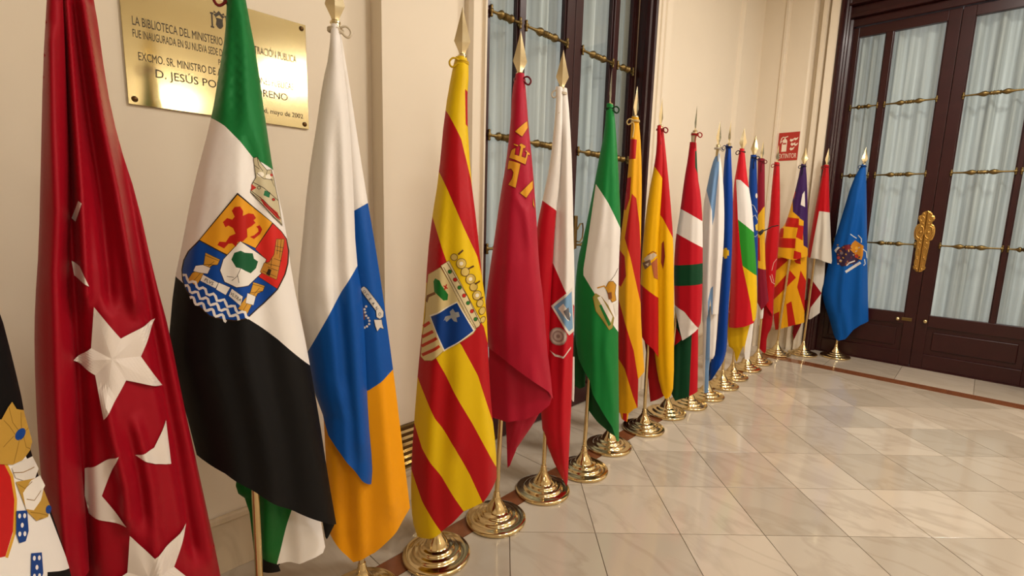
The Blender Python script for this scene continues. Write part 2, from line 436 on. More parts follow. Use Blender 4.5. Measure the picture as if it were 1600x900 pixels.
# lever handle and rod of the bolt
hp = [(XP+.05, 2.90, 1.40), (XP+.055, 2.925, 1.44), (XP+.055, 2.955, 1.445), (XP+.055, 2.965, 1.40), (XP+.055, 2.96, 1.34), (XP+.055, 2.93, 1.31), (XP+.05, 2.90, 1.315)]
me = tube_mesh('handle', hp, .006, 8); smooth_by_angle(me, 60); link('handle', me, M['oldbrass'], w1)
box2('light_gap_strip', (XP-.07, 2.822, .02), (XP-.045, 2.858, 3.58), M['wood'], w1)  # added behind the leaves to keep daylight out of the gap
box2('handle_plate', (XP, 2.87, 1.26), (XP+.05, 2.905, 1.50), M['oldbrass'], w1, .006)
# far double door (door_1)
d1 = empty('door_1'); tag(d1, kind='structure')
YP = 6.6
glazed_leaf(d1, 'x', YP, .80, 1.672, (.85, 1.575), .572, 3.475, (2.745, 2.016, 1.295), (1.092, 1.153), True, sign=-1)
glazed_leaf(d1, 'x', YP, 1.676, 2.56, (1.772, 2.50), .572, 3.475, (2.745, 2.016, 1.295), (2.225, 2.262), False, sign=-1)
prism('jamb', [(.70, 6.7), (.70, 6.37), (.712, 6.352), (.735, 6.352), (.742, 6.375), (.742, 6.43), (.757, 6.437), (.757, 6.48), (.772, 6.488), (.772, 6.54), (.795, 6.55), (.802, 6.60), (.802, 6.7)], 0, 4.02, M['wood'], d1)
prism('jamb', [(2.72, 6.7), (2.72, 6.34), (2.68, 6.34), (2.66, 6.43), (2.62, 6.45), (2.60, 6.54), (2.558, 6.55), (2.558, 6.7)], 0, 4.02, M['wood'], d1)
for (z0, z1, yf) in ((3.58, 3.66, 6.56), (3.66, 3.70, 6.50), (3.70, 3.78, 6.53), (3.78, 3.80, 6.46), (3.80, 3.90, 6.49), (3.90, 3.95, 6.42), (3.95, 4.02, 6.39)):
    box2('header_moulding', (.74, yf, z0), (2.68, 6.7, z1), M['wood'], d1, .006)
box2('light_gap_strip', (1.655, 6.62, .02), (1.693, 6.67, 3.56), M['wood'], d1)  # added strip, stops daylight leaking between the two leaves
box2('threshold', (.802, 6.585, 0), (2.558, 6.7, .012), M['wood'], d1)
# gilt escutcheon: one half on each leaf
def escutcheon(side):
    out = [(0, 0), (.022, .004), (.034, .02), (.046, .03), (.052, .05), (.044, .07), (.046, .12), (.05, .22), (.053, .30), (.05, .32), (.068, .335), (.078, .37), (.082, .41), (.078, .455), (.066, .485), (.05, .495), (.048, .515), (.06, .53), (.066, .55), (.06, .575), (.044, .585), (.038, .605), (.022, .62), (0, .63)]
    pts = [(side*x, z) for x, z in out]; n = len(pts); th = .012
    vs = [(x, 0, z) for x, z in pts]+[(x, -th*.6, z) for x, z in pts]+[(side*.018+(x-side*.018)*.82, -th, .315+(z-.315)*.97) for x, z in pts]
    fs = []
    for i in range(n):
        j = (i+1) % n; fs += [(i, j, n+j, n+i), (n+i, n+j, 2*n+j, 2*n+i)]
    fs.append(tuple(range(2*n, 3*n)))
    me = mesh('escutcheon', vs, fs); bm = bmesh.new(); bm.from_mesh(me); bmesh.ops.recalc_face_normals(bm, faces=bm.faces[:])
    bmesh.ops.triangulate(bm, faces=[f for f in bm.faces if len(f.verts) > 4]); bm.to_mesh(me); bm.free()
    o = link('escutcheon', me, M['gilt'], d1, (1.636+side*.0015, YP-.003, 1.015))
    # raised oval, scrolls and beads
    for k, (cx, cz, rx, rz, r) in enumerate(((.034, .41, .030, .062, .0075), (.028, .10, .014, .04, .005), (.028, .20, .015, .045, .005), (.026, .28, .012, .025, .005), (.032, .55, .018, .022, .005))):
        ring = [(side*(cx+rx*math.cos(t*math.pi/9)), -th-.002, cz+rz*math.sin(t*math.pi/9)) for t in range(18)]
        m2 = tube_mesh('scroll', ring, r, 6, True); smooth_by_angle(m2, 80); link('scroll', m2, M['gilt'], o)
    for (cx, cz, r) in ((.02, .03, .011), (.03, .06, .009), (.02, .15, .008), (.034, .245, .009), (.02, .335, .010), (.03, .41, .016), (.02, .50, .010), (.024, .60, .010), (.05, .55, .008)):
        m2 = lathe_mesh('boss', [(r*math.cos(t*math.pi/10), r*.7*math.sin(t*math.pi/10)) for t in range(-5, 6)], 10, 'y', False); smooth_by_angle(m2, 80)
        link('boss', m2, M['gilt'], o, (side*cx, -th-.001, cz))
escutcheon(-1); escutcheon(1)
kn = lathe_mesh('knob', [(0, 0), (.016, 0), (.016, -.006), (.008, -.010), (.008, -.022), (.018, -.028), (.022, -.038), (.018, -.048), (.008, -.054), (0, -.055)], 18, 'y'); smooth_by_angle(kn, 60)
for x, z in ((1.525, .505), (1.752, .512)): link('knob', kn, M['brass'], d1, (x, YP, z))
box2('lock_plate', (1.555, YP-.006, .488), (1.642, YP, .522), M['oldbrass'], d1, .003)
# sheer curtains behind the panes
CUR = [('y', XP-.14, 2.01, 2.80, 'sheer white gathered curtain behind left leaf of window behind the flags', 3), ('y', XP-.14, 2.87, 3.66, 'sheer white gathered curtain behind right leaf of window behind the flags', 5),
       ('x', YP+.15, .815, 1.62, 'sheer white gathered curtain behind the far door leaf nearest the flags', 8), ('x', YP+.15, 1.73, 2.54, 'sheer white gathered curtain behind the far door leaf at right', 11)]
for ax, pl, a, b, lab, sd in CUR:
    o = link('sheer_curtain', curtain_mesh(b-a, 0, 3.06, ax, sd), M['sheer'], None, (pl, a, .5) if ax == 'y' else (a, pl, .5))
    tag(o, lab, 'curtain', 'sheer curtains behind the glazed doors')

# ------------------------------------------------------------------ lamps of the hall (chandelier and wall lamp opposite the flags)
def glow_mat():
    m, t, b = nt('lamp_globe'); b.inputs['Base Color'].default_value = (1, .95, .85, 1)
    b.inputs['Emission Color'].default_value = (1.0, .90, .74, 1); b.inputs['Emission Strength'].default_value = 70; return m
M['globe'] = glow_mat()
globe_me = lathe_mesh('globe', [(0.055*math.cos(t*math.pi/16), .055*math.sin(t*math.pi/16)) for t in range(-8, 9)], 20, 'z', False); smooth_by_angle(globe_me, 80); globe_me.materials.append(M['globe'])
ch = empty('chandelier', (4.1, 2.62, 2.72)); tag(ch, 'brass chandelier with six glowing globes hanging over the hall', 'chandelier')
me = lathe_mesh('stem', [(0, 0), (.02, .01), (.05, .05), (.06, .09), (.03, .13), (.02, .2), (.04, .26), (.02, .32), (.012, .4), (.012, 1.5), (.06, 1.52), (.07, 1.575), (0, 1.578)], 20); smooth_by_angle(me, 50); link('stem', me, M['brass'], ch)
for k in range(6):
    a = k*math.pi/3+.3; c, s_ = math.cos(a), math.sin(a)
    me = tube_mesh('arm', [(.04*c, .04*s_, .1), (.14*c, .14*s_, .05), (.25*c, .25*s_, .08), (.30*c, .30*s_, .17), (.30*c, .30*s_, .25)], .009, 8); smooth_by_angle(me, 80); link('arm', me, M['brass'], ch)
    link('globe', globe_me, M['globe'], ch, (.30*c, .30*s_, .30))
sc_ = empty('wall_lamp', (XMAX, 1.9, 2.75)); tag(sc_, 'brass wall lamp with two glowing globes on the opposite wall', 'wall lamp')
box2('back_plate', (XMAX-.02, 1.86, 2.7), (XMAX, 1.94, 2.95), M['brass'], None, .006).name = 'back_plate'
o = bpy.data.objects['back_plate']; o.parent = sc_; o.location = tuple(np.array(o.location)-np.array(sc_.location))
for s_ in (-1, 1):
    me = tube_mesh('arm', [(-.01, 0, .08), (-.08, s_*.05, .04), (-.13, s_*.10, .08), (-.14, s_*.11, .16)], .009, 8); smooth_by_angle(me, 80); link('arm', me, M['brass'], sc_)
    link('globe', globe_me, M['globe'], sc_, (-.14, s_*.11, .21))

# ------------------------------------------------------------------ flags: geometry tools
def inpoly(pts, poly):
    x, y = pts[:, 0], pts[:, 1]; c = np.zeros(len(pts), bool); n = len(poly); j = n-1
    for i in range(n):
        xi, yi = poly[i]; xj, yj = poly[j]
        if yi != yj:
            k = ((yi > y) != (yj > y)) & (x < (xj-xi)*(y-yi)/(yj-yi)+xi); c ^= k
        j = i
    return c
def subdiv(poly, g, closed=True):
    out = []; n = len(poly)
    for i in range(n if closed else n-1):
        a = np.array(poly[i], float); b = np.array(poly[(i+1) % n], float); k = max(1, int(np.linalg.norm(b-a)/g+.5))
        for q in range(k): out.append(tuple(a+(b-a)*q/k))
    if not closed: out.append(tuple(poly[-1]))
    return out
def smooth_line(p, it=1):
    """round the corners of an open line (ends stay)"""
    for _ in range(it):
        q = [p[0]]
        for i in range(len(p)-1):
            a = np.array(p[i], float); b = np.array(p[i+1], float)
            if i > 0: q.append(tuple(a*.75+b*.25))
            if i < len(p)-2: q.append(tuple(a*.25+b*.75))
        q.append(p[-1]); p = q
    return p
def cdt(polys, outline, g):
    """triangulate; returns points, tris and for each tri the index of the last poly that holds it (-1: outside)"""
    verts, edges = [], []
    for p in ([outline] if outline else [])+polys:
        s = subdiv(p, g); k = len(verts); verts += s; edges += [(k+i, k+(i+1) % len(s)) for i in range(len(s))]
    A = np.array(verts); lo, hi = A.min(0), A.max(0)
    gx, gy = np.meshgrid(np.arange(lo[0]+g/2, hi[0], g), np.arange(lo[1]+g/2, hi[1], g)); gx = gx+(np.arange(gx.shape[0]) % 2)[:, None]*g*.5
    P = np.stack([gx.ravel(), gy.ravel()], 1)
    keep = np.zeros(len(P), bool)
    for p in ([outline] if outline else polys): keep |= inpoly(P, p)
    verts += [tuple(p) for p in P[keep]]
    r = delaunay_2d_cdt([Vector(v) for v in verts], edges, [], 0, .02)
    V = np.array([tuple(v) for v in r[0]]); T = [tuple(f) for f in r[2] if len(f) == 3]
    c = np.array([V[list(t)].mean(0) for t in T])
    idx = np.full(len(T), -1)
    for i, p in enumerate(polys): idx[inpoly(c, p)] = i
    if outline: idx[~inpoly(c, outline)] = -1
    return V, T, idx
def Z(x0, y0, s, pts): return [(x0+x*s, y0+y*s) for x, y in pts]
def stroke(rgb, pts, w):
    pts = [np.array(p, float) for p in pts]; L, R = [], []
    for i, p in enumerate(pts):
        t = pts[min(i+1, len(pts)-1)]-pts[max(i-1, 0)]; t /= max(1e-6, np.linalg.norm(t)); n = np.array([-t[1], t[0]])
        L.append(tuple(p+n*w/2)); R.append(tuple(p-n*w/2))
    return (rgb, L+R[::-1])
def shrink(poly, w):
    P = np.array(poly, float); a = np.sum(P[:, 0]*np.roll(P[:, 1], -1)-np.roll(P[:, 0], -1)*P[:, 1]); sg = 1 if a > 0 else -1
    out = []
    for i in range(len(P)):
        t1 = P[i]-P[i-1]; t2 = P[(i+1) % len(P)]-P[i]; t1 /= max(1e-6, np.linalg.norm(t1)); t2 /= max(1e-6, np.linalg.norm(t2))
        n = np.array([-t1[1], t1[0]])+np.array([-t2[1], t2[0]]); l = np.linalg.norm(n); n = n/l if l > .3 else n
        out.append(tuple(P[i]+sg*n*w))
    return out
def outlined(rgb, poly, w, line): return [(line, poly), (rgb, shrink(poly, w))]
def disc(rgb, x, y, rx, ry=None, ang=0, n=14):
    ry = ry or rx; c, s = math.cos(ang), math.sin(ang)
    return (rgb, [(x+rx*math.cos(t)*c-ry*math.sin(t)*s, y+rx*math.cos(t)*s+ry*math.sin(t)*c) for t in [2*math.pi*k/n for k in range(n)]])

# shared stand meshes
base_me = lathe_mesh('base', [(0, 0), (.138, 0), (.146, .003), (.148, .010), (.147, .017), (.142, .021), (.128, .0225), (.110, .0235), (.1045, .026), (.103, .031), (.0995, .036), (.092, .0385), (.082, .0395), (.0765, .042), (.075, .047), (.0725, .0515), (.066, .054), (.056, .056), (.051, .0595),
                              (.049, .066), (.046, .074), (.040, .084), (.032, .095), (.025, .106), (.0205, .116), (.0185, .123), (.0185, .130), (.0155, .133), (.0150, .150), (.0125, .153), (0, .153)], 56)
smooth_by_angle(base_me, 50); base_me.materials.append(M['brass'])
def finial_mesh():
    """spear-head blade with a ridge, on a socket"""
    prof = [(.0004, .168), (.008, .137), (.0165, .103), (.025, .069), (.031, .046), (.0285, .040), (.021, .024), (.014, .010), (.011, .0)]
    vs, fs = [], []; n = len(prof)
    L = [(-w, 0, z) for w, z in prof]; R = [(w, 0, z) for w, z in prof]
    Fm = [(0, -.0045*min(1, (.168-z)/.06), z) for w, z in prof]; Bm = [(0, .0045*min(1, (.168-z)/.06), z) for w, z in prof]
    vs = L+Fm+R+Bm
    for k in range(n-1):
        for a, b in ((0, n), (n, 2*n), (2*n, 3*n), (3*n, 0)): fs.append((a+k, b+k, b+k+1, a+k+1))
    fs.append((n-1, 2*n-1, 3*n-1, 4*n-1))
    me = mesh('finial', vs, fs); bm = bmesh.new(); bm.from_mesh(me)
    me2 = lathe_mesh('s', [(.0, -.03), (.015, -.03), (.015, -.012), (.017, -.010), (.017, -.005), (.012, .0), (.0, .002)], 16); bm.from_mesh(me2)
    bmesh.ops.remove_doubles(bm, verts=bm.verts[:], dist=1e-5); bmesh.ops.recalc_face_normals(bm, faces=bm.faces[:]); bm.to_mesh(me); bm.free()
    smooth_by_angle(me, 12); me.materials.append(M['finial']); return me
finial_me = finial_mesh()

class Flag:
    def __init__(self, base, neck, label, rot=0, cord=(110, 30, 30), neckz=None, seed=1, bow=True):
        self.b = np.array([base[0], base[1], 0.0]); n = CAM-self.b; n[2] = 0; n /= np.linalg.norm(n); self.N = n
        self.T = np.array([-n[1], n[0], 0.0]); self.seed = seed
        self.mpp = float((self.b+np.array([0, 0, 1.1])-CAM)@_F)/FPX
        self.root = empty('standing_flag', tuple(self.b)); tag(self.root, label, 'flag', 'row of flags on brass stands')
        link('base', base_me, M['brass'], self.root)
        s, z = self.plane(np.array([neck], float))[0]
        self.neck = (s, z)
        top = self.T*s+np.array([0, 0, z])
        me = tube_mesh('pole', [(0, 0, .12), tuple(top*.5+np.array([0, 0, .06])), tuple(top)], .0118, 14); smooth_by_angle(me, 50); link('pole', me, M['brass'], self.root)
        f = link('finial', finial_me, M['brass'], self.root, tuple(top+np.array([0, 0, .012])))
        f.rotation_euler = (0, 0, math.atan2(self.T[1], self.T[0])+math.radians(rot))
        # tie cord: two turns round the neck, a loop and two ends
        rnd = random.Random(seed); q = top-np.array([0, 0, .018]); r = .0235; pts = []
        for k in range(24):
            a = k/24*4*math.pi; pts.append(q+(self.T*math.cos(a)+self.N*math.sin(a))*r+np.array([0, 0, .006*(k/12-1)]))
        sd = rnd.choice((-1, 1)); knot = q+self.N*.022+self.T*sd*.012
        pts += [knot, knot+self.T*sd*.022+np.array([0, 0, .012]), knot+self.T*sd*.040+np.array([0, 0, -.008]), knot+self.T*sd*.026+np.array([0, 0, -.030]), knot+np.array([0, 0, -.004]),
                knot-self.T*sd*.008+np.array([0, 0, -.04]), knot-self.T*sd*.002+self.N*.008+np.array([0, 0, -.10])]
        if bow:
            pts = smooth_line([tuple(p) for p in pts], 2)
            me = tube_mesh('cord', pts, .0040, 6); smooth_by_angle(me, 80); link('cord', me, satin(cord), self.root)
    def plane(self, px):
        d = (px[:, 0]-800)[:, None]*_R+(450-px[:, 1])[:, None]*_U+FPX*_F
        t = ((self.b-CAM)@self.N)/(d@self.N); p = CAM+d*t[:, None]-self.b
        return np.stack([p@self.T, p[:, 2]], 1)
    def wpar(self, ly, px):
        yl = px[:, 1]; xl = np.interp(yl, ly['Ly'], ly['Lx']); xr = np.interp(yl, ly['Ry'], ly['Rx'])
        wd = np.maximum(xr-xl, 2.0); return (px[:, 0]-xl)/wd, wd
    def depth(self, ly, px, back=False):
        w, wd = self.wpar(ly, px); q = np.clip(np.abs(2*w-1), 0, 1); wm = wd*self.mpp
        b = np.minimum(ly['k']*wm, ly.get('bmax', .075)); prof = np.clip(1-q**2.6, 0, 1)**.8
        if back: return ly['D']-ly.get('kb', .45)*b*prof
        d = b*prof
        t = (px[:, 1]-ly['y0'])/max(1., ly['y1']-ly['y0']); env = np.clip(1-q**4, 0, 1)
        amp = ly['pl']*np.minimum(1, wm/.3)*np.clip(t*2.2+.15, 0, 1)
        rnd = random.Random(self.seed*7+ly['i'])
        for n_, a_ in ((1.6, .8), (2.7, .6), (4.3, .28)):
            ph = rnd.uniform(0, 6.28); sk = rnd.uniform(-.9, .9)
            d = d+amp*a_*env*np.sin(2*math.pi*n_*w+ph+sk*t*2)
        for line, a, wdt in ly['ridges']:
            yy = [p[1] for p in line]; xx = [p[0] for p in line]
            xr = np.interp(px[:, 1], yy, xx); f = np.clip((px[:, 1]-yy[0])/30+.4, 0, 1)*np.clip((yy[-1]-px[:, 1])/30+.4, 0, 1)
            d = d+a*f*np.exp(-((px[:, 0]-xr)/wdt)**2)
        return ly['D']+d
    def world(self, px, d):
        sz = self.plane(px); return sz[:, 0][:, None]*self.T+sz[:, 1][:, None]*np.array([0, 0, 1.])+d[:, None]*self.N
    def layer(self, L, R, hem, col, regions=(), D=0.0, k=.30, ridges=(), pl=.012, name='cloth', g=None, bmax=.075, kb=.45, sm=1):
        L = smooth_line(list(L), sm); R = smooth_line(list(R), sm)
        ly = dict(Lx=[p[0] for p in L], Ly=[p[1] for p in L], Rx=[p[0] for p in R], Ry=[p[1] for p in R], D=D, k=k, ridges=ridges, pl=pl, i=len(self.root.children), bmax=bmax, kb=kb)
        out = L+list(hem)+R[::-1]; ys = [p[1] for p in out]; ly['y0'] = min(ys); ly['y1'] = max(ys)
        wmax = max(p[0] for p in out)-min(p[0] for p in out); g = g or min(9, max(2.0, wmax/22))
        polys = [out]+[p for _, p in regions]; cols = [col]+[c for c, _ in regions]
        V, T, idx = cdt(polys, out, g)
        pal = []; 
        for c in cols:
            if c not in pal: pal.append(c)
        n = len(V); F3 = self.world(V, self.depth(ly, V)); B3 = self.world(V, np.minimum(self.depth(ly, V, True), self.depth(ly, V)-.0015))
        fs, mi = [], []
        for t, i in zip(T, idx):
            if i < 0: continue
            fs.append(t); fs.append((t[2]+n, t[1]+n, t[0]+n)); mi += [pal.index(cols[i])]*2
        me = mesh(name, np.concatenate([F3, B3]), fs)
        for c in pal: me.materials.append(satin(c))
        me.polygons.foreach_set('material_index', mi); me.polygons.foreach_set('use_smooth', [True]*len(fs))
        # orient front faces to the camera side
        f0 = me.polygons[0].normal
        if np.dot(np.array(f0), self.N) < 0: me.flip_normals()
        o = link(name, me, [], self.root); ly['o'] = o
        return ly
    def emblem(self, ly, polys, name='emblem', off=.0022, g=None, relief=None):
        A = np.array([p for _, q in polys for p in q]); ext = (A.max(0)-A.min(0)).max(); g = g or max(1.2, ext/22)
        V, T, idx = cdt([p for _, p in polys], None, g); cols = [c for c, _ in polys]; pal = []
        for c in cols:
            if c not in pal: pal.append(c)
        fs = [t for t, i in zip(T, idx) if i >= 0]; mi = [pal.index(cols[i]) for i in idx if i >= 0]
        d = self.depth(ly, V)+off
        if relief is not None: d = d+relief(V)
        me = mesh(name, self.world(V, d), fs)
        for c in pal: me.materials.append(satin(c))
        me.polygons.foreach_set('material_index', mi)
        if relief is None: me.polygons.foreach_set('use_smooth', [True]*len(fs))
        bm = bmesh.new(); bm.from_mesh(me); bmesh.ops.delete(bm, geom=[v for v in bm.verts if not v.link_faces], context='VERTS'); bm.to_mesh(me); bm.free()
        if len(me.polygons) and np.dot(np.array(me.polygons[0].normal), self.N) < 0: me.flip_normals()
        return link(name, me, [], ly['o'])
    def star(self, ly, c, outer, inner, col=(226, 214, 204)):
        """five-pointed star sewn on with a raised ridge along each arm"""
        poly = []
        for a, b in zip(outer, inner): poly += [a, b]
        c = np.array(c, float)
        fs, vs = [], [tuple(c)]+poly; n = len(poly); sub = []
        V, T = [tuple(c)], []
        K = 9
        for i in range(n):
            a = np.array(poly[i], float); b = np.array(poly[(i+1) % n], float)
            k0 = len(V)
            for u in range(K+1):
                for v in range(K+1-u): V.append(tuple(c+(a-c)*u/K+(b-c)*v/K))
            def I(u, v): return k0+sum(K+1-q for q in range(u))+v
            for u in range(K):
                for v in range(K-u):
                    T.append((I(u, v), I(u+1, v), I(u, v+1)))
                    if v < K-u-1: T.append((I(u+1, v), I(u+1, v+1), I(u, v+1)))
        V = np.array(V); d = self.depth(ly, V)+.005
        # ridge height: 1 along centre-to-tip lines, 0 along centre-to-notch lines
        for q, p in enumerate(V):
            best = 0
            for i in range(n):
                a = np.array(poly[i], float)-c; b = np.array(poly[(i+1) % n], float)-c
                m = np.array([[a[0], b[0]], [a[1], b[1]]])
                if abs(np.linalg.det(m)) < 1e-6: continue
                s = np.linalg.solve(m, p-c)
                if s.min() > -1e-6 and s.sum() < 1+1e-6:
                    best = max(best, (s[0] if i % 2 == 0 else s[1])); break
            d[q] += .016*best*(1-.75*best)
        me = mesh('star', self.world(V, d), T); me.materials.append(satin(col))
        if np.dot(np.array(me.polygons[0].normal), self.N) < 0: me.flip_normals()
        return link('star', me, [], ly['o'])
    def text(self, ly, body, x, y, h, ang, rgb, name='lettering', stretch=1.0):
        cu = bpy.data.curves.new('t', 'FONT'); cu.body = body; cu.align_x = 'CENTER'; cu.align_y = 'CENTER'; cu.size = 1.0; cu.resolution_u = 2
        ob = bpy.data.objects.new('t', cu); me = bpy.data.meshes.new_from_object(ob)
        co = np.array([tuple(v.co) for v in me.vertices]); ca, sa = math.cos(ang), math.sin(ang)
        u = co[:, 0]*h*1.4*stretch; v = -co[:, 1]*h*1.4
        V = np.stack([x+u*ca-v*sa, y+u*sa+v*ca], 1); W = self.world(V, self.depth(ly, V)+.004)
        me.vertices.foreach_set('co', W.astype(np.float32).ravel()); me.materials.clear(); me.materials.append(satin(rgb)); me.update()
        o = link(name, me, [], ly['o']); bpy.data.objects.remove(ob); bpy.data.curves.remove(cu); return o

# ------------------------------------------------------------------ the flags, from the near left to the far door
RED, WHITE, YEL, BLK = (178, 18, 34), (238, 232, 226), (236, 190, 20), (5, 4, 5)
GRN, BLU, GOLD = (22, 110, 52), (10, 72, 158), (214, 160, 52)
LINE = (46, 30, 16)
# 0  black and white flag with gold crown, cut by the left edge
f = Flag((.76, -.27), (-549, -380), 'black and white satin flag with golden crown and small blue shields at left edge', seed=2)
ly = f.layer([(-566, -370), (-520, 100), (-430, 500), (-330, 900), (-240, 1150)], [(-532, -370), (-300, 60), (-60, 330), (0, 485), (22, 570), (37, 635), (44, 690), (62, 750), (84, 810), (100, 860), (110, 893), (125, 960)], [(-130, 1110), (40, 1060)], BLK,
             [(WHITE, [(-400, 560), (-100, 640), (10, 650), (60, 760), (110, 888), (70, 886), (60, 1100), (-400, 1100)]), ((190, 30, 30), [(-150, 690), (-6, 708), (8, 735), (13, 770), (8, 815), (-6, 850), (-150, 860)]), (GOLD, stroke(GOLD, [(-2, 712), (10, 735), (15, 770), (10, 818), (-4, 852)], 5)[1]), (BLK, [(66, 884), (112, 890), (130, 1000), (60, 1000)])], pl=.006)
f.emblem(ly, [((188, 146, 62), [(-60, 650), (-6, 648), (6, 632), (14, 624), (22, 636), (36, 640), (44, 668), (50, 690), (46, 702), (30, 714), (12, 718), (-60, 706)]),
              ((222, 214, 204), [(10, 722), (34, 714), (50, 712), (60, 732), (52, 744), (30, 744), (16, 738)]), ((188, 146, 62), [(16, 744), (54, 744), (66, 760), (78, 790), (72, 804), (50, 806), (34, 790)]), ((236, 228, 218), [(28, 762), (44, 746), (62, 742), (70, 758), (60, 778), (46, 790), (32, 786)]),
              disc((20, 66, 140), 28, 675, 11, 8, -.5), disc((20, 66, 140), 74, 794, 6)] + [stroke((140, 104, 40), q, 1.2) for q in ([(8, 632), (14, 655), (24, 668)], [(30, 642), (30, 656), (30, 666)], [(44, 668), (38, 672)], [(16, 676), (4, 684), (-4, 690)], [(26, 682), (20, 700), (14, 716)], [(34, 680), (38, 696), (46, 700)], [(-2, 650), (8, 660), (18, 674)], [(20, 748), (32, 756), (46, 748)], [(40, 792), (56, 796), (72, 802)], [(12, 730), (30, 732), (52, 728)], [(34, 772), (48, 776), (62, 764)])], name='crown')
for (x, y) in ((24, 808), (47, 873)):
    sh = [(x-9, y-22), (x+10, y-20), (x+11, y+10), (x+5, y+24), (x-6, y+25), (x-11, y+10)]
    f.emblem(ly, [((22, 62, 132), sh)]+[disc((236, 230, 226), x+a, y+b, 2.6, 3.6) for a, b in ((-4, -14), (5, -13), (0, 0), (-5, 12), (4, 13))], name='blue_shield')

# 1  crimson flag with white stars
f = Flag((.53, .13), (95, -92), 'tall crimson satin flag scattered with white five-pointed stars', seed=3)
cr = (148, 6, 26)
L1 = [(84, -90), (78, -20), (75, 0), (70, 70), (67, 200), (64, 350), (59, 470), (58, 540), (62, 650), (69, 740), (78, 800), (92, 880), (110, 960), (130, 1010)]
R1 = [(112, -90), (138, -30), (148, 0), (166, 130), (186, 220), (214, 310), (240, 430), (265, 520), (284, 620), (306, 720), (328, 820), (346, 905), (362, 990)]
ly = f.layer(L1, R1, [(200, 1060), (300, 1030)], cr, pl=.006, bmax=.085, g=4.5,
             ridges=[([(88, -60), (82, 0), (88, 200), (90, 300), (94, 560), (104, 800)], .026, 13), ([(100, -60), (104, 0), (117, 190), (125, 300), (130, 400), (134, 470)], .032, 9), ([(160, 600), (172, 660), (190, 730), (196, 800)], .024, 10), ([(108, -60), (127, 0), (160, 200), (180, 300), (200, 420), (208, 480)], .030, 10),
                     ([(96, -60), (94, 0), (104, 200), (109, 300), (116, 430), (124, 560), (132, 700), (142, 960)], -.026, 9), ([(104, -60), (115, 0), (138, 190), (154, 300), (166, 420), (170, 470)], -.028, 10), ([(196, 640), (212, 710), (224, 800)], -.016, 10), ([(116, -30), (141, 10), (180, 200), (205, 320), (232, 480), (254, 600), (272, 690), (300, 860)], -.026, 10), ([(140, 0), (172, 130), (222, 330), (255, 510), (285, 640), (312, 770), (330, 880)], .016, 9), ([(205, 640), (230, 740), (252, 960)], .018, 12)])
lb = f.layer([(82, -88), (76, -10), (69, 120), (66, 250), (63, 380), (57, 470), (56, 540), (60, 650), (67, 740), (76, 800), (88, 874)], [(94, -88), (100, 30), (106, 180), (110, 300), (108, 420), (114, 500), (121, 600), (126, 700), (134, 790), (139, 870)], [(112, 880)], cr, D=.062, k=.42, pl=.003, g=4.5, ridges=[([(82, 60), (86, 200), (92, 330), (88, 420), (93, 600), (104, 860)], .016, 10)], name='cloth_fold')
f.star(ly, (172, 547), [(145, 470), (240, 494), (251, 596), (159, 635), (115, 552)], [(185, 518), (216, 547), (193, 580), (147, 572), (141, 532)])
f.star(ly, (226, 872), [(198, 808), (287, 806), (303, 893), (232, 960), (142, 898)], [(235, 842), (266, 863), (264, 910), (196, 912), (195, 866)])
wst = (226, 214, 204)
f.emblem(ly, [(wst, [(132, 718), (181, 687), (157, 752), (193, 794), (138, 786), (132, 760)])], name='star', off=.004)
f.emblem(ly, [(wst, [(207, 693), (236, 684), (256, 648), (259, 676), (263, 712), (238, 708)])], name='star', off=.004)
f.emblem(ly, [(wst, [(112, 404), (124, 410), (138, 439), (116, 426)])], name='star', off=.004)
f.emblem(ly, [(wst, [(122, 314), (127, 318), (118, 345), (112, 340)])], name='star', off=.004)

# 2  green, white and black flag with the big coat of arms
f = Flag((.53, .487), (365, -8), 'green, white and black satin flag with a large quartered coat of arms', seed=4)
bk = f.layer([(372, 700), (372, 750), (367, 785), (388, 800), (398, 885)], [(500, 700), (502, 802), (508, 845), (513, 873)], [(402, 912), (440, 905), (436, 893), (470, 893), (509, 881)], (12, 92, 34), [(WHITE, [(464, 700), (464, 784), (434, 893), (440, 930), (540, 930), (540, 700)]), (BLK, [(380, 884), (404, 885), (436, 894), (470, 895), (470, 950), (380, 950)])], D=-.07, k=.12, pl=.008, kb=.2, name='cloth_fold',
             ridges=[([(425, 720), (420, 800), (412, 890)], .018, 12), ([(395, 720), (400, 890)], -.02, 9)])
GB = [(300, 165), (330, 186), (352, 202), (375, 226), (394, 249), (425, 266), (460, 285), (460, -60), (300, -60)]
BW = [(240, 418), (272, 428), (300, 446), (345, 470), (388, 489), (432, 522), (482, 567), (560, 640), (560, 900), (200, 900)]
ly = f.layer([(352, -20), (355, 0), (352, 60), (345, 100), (331, 188), (302, 296), (286, 380), (273, 440), (264, 540), (274, 582), (290, 635), (308, 706)], [(379, -20), (383, 0), (400, 90), (415, 195), (428, 280), (445, 350), (455, 430), (478, 540), (496, 640), (511, 740), (524, 814)],
             [(330, 713), (353, 720), (378, 734), (433, 767), (464, 784), (502, 801)], WHITE, [(GRN, GB), (BLK, BW)], pl=.011, D=.02,
             ridges=[([(372, -20), (378, 80), (384, 150), (398, 240)], .014, 8), ([(362, -20), (360, 100), (350, 180)], .010, 7), ([(368, 20), (369, 130), (366, 210)], -.010, 6), ([(394, 60), (402, 160), (414, 250)], .008, 7), ([(330, 200), (318, 300), (298, 420)], .006, 14)])
f.layer([(501, 796), (504, 815), (509, 842)], [(523, 808), (526, 817), (513, 843)], [(511, 845)], BLK, D=-.01, k=.1, pl=0, name='cloth_fold', g=4)
z = lambda pts: Z(270, 220, .3111, pts)
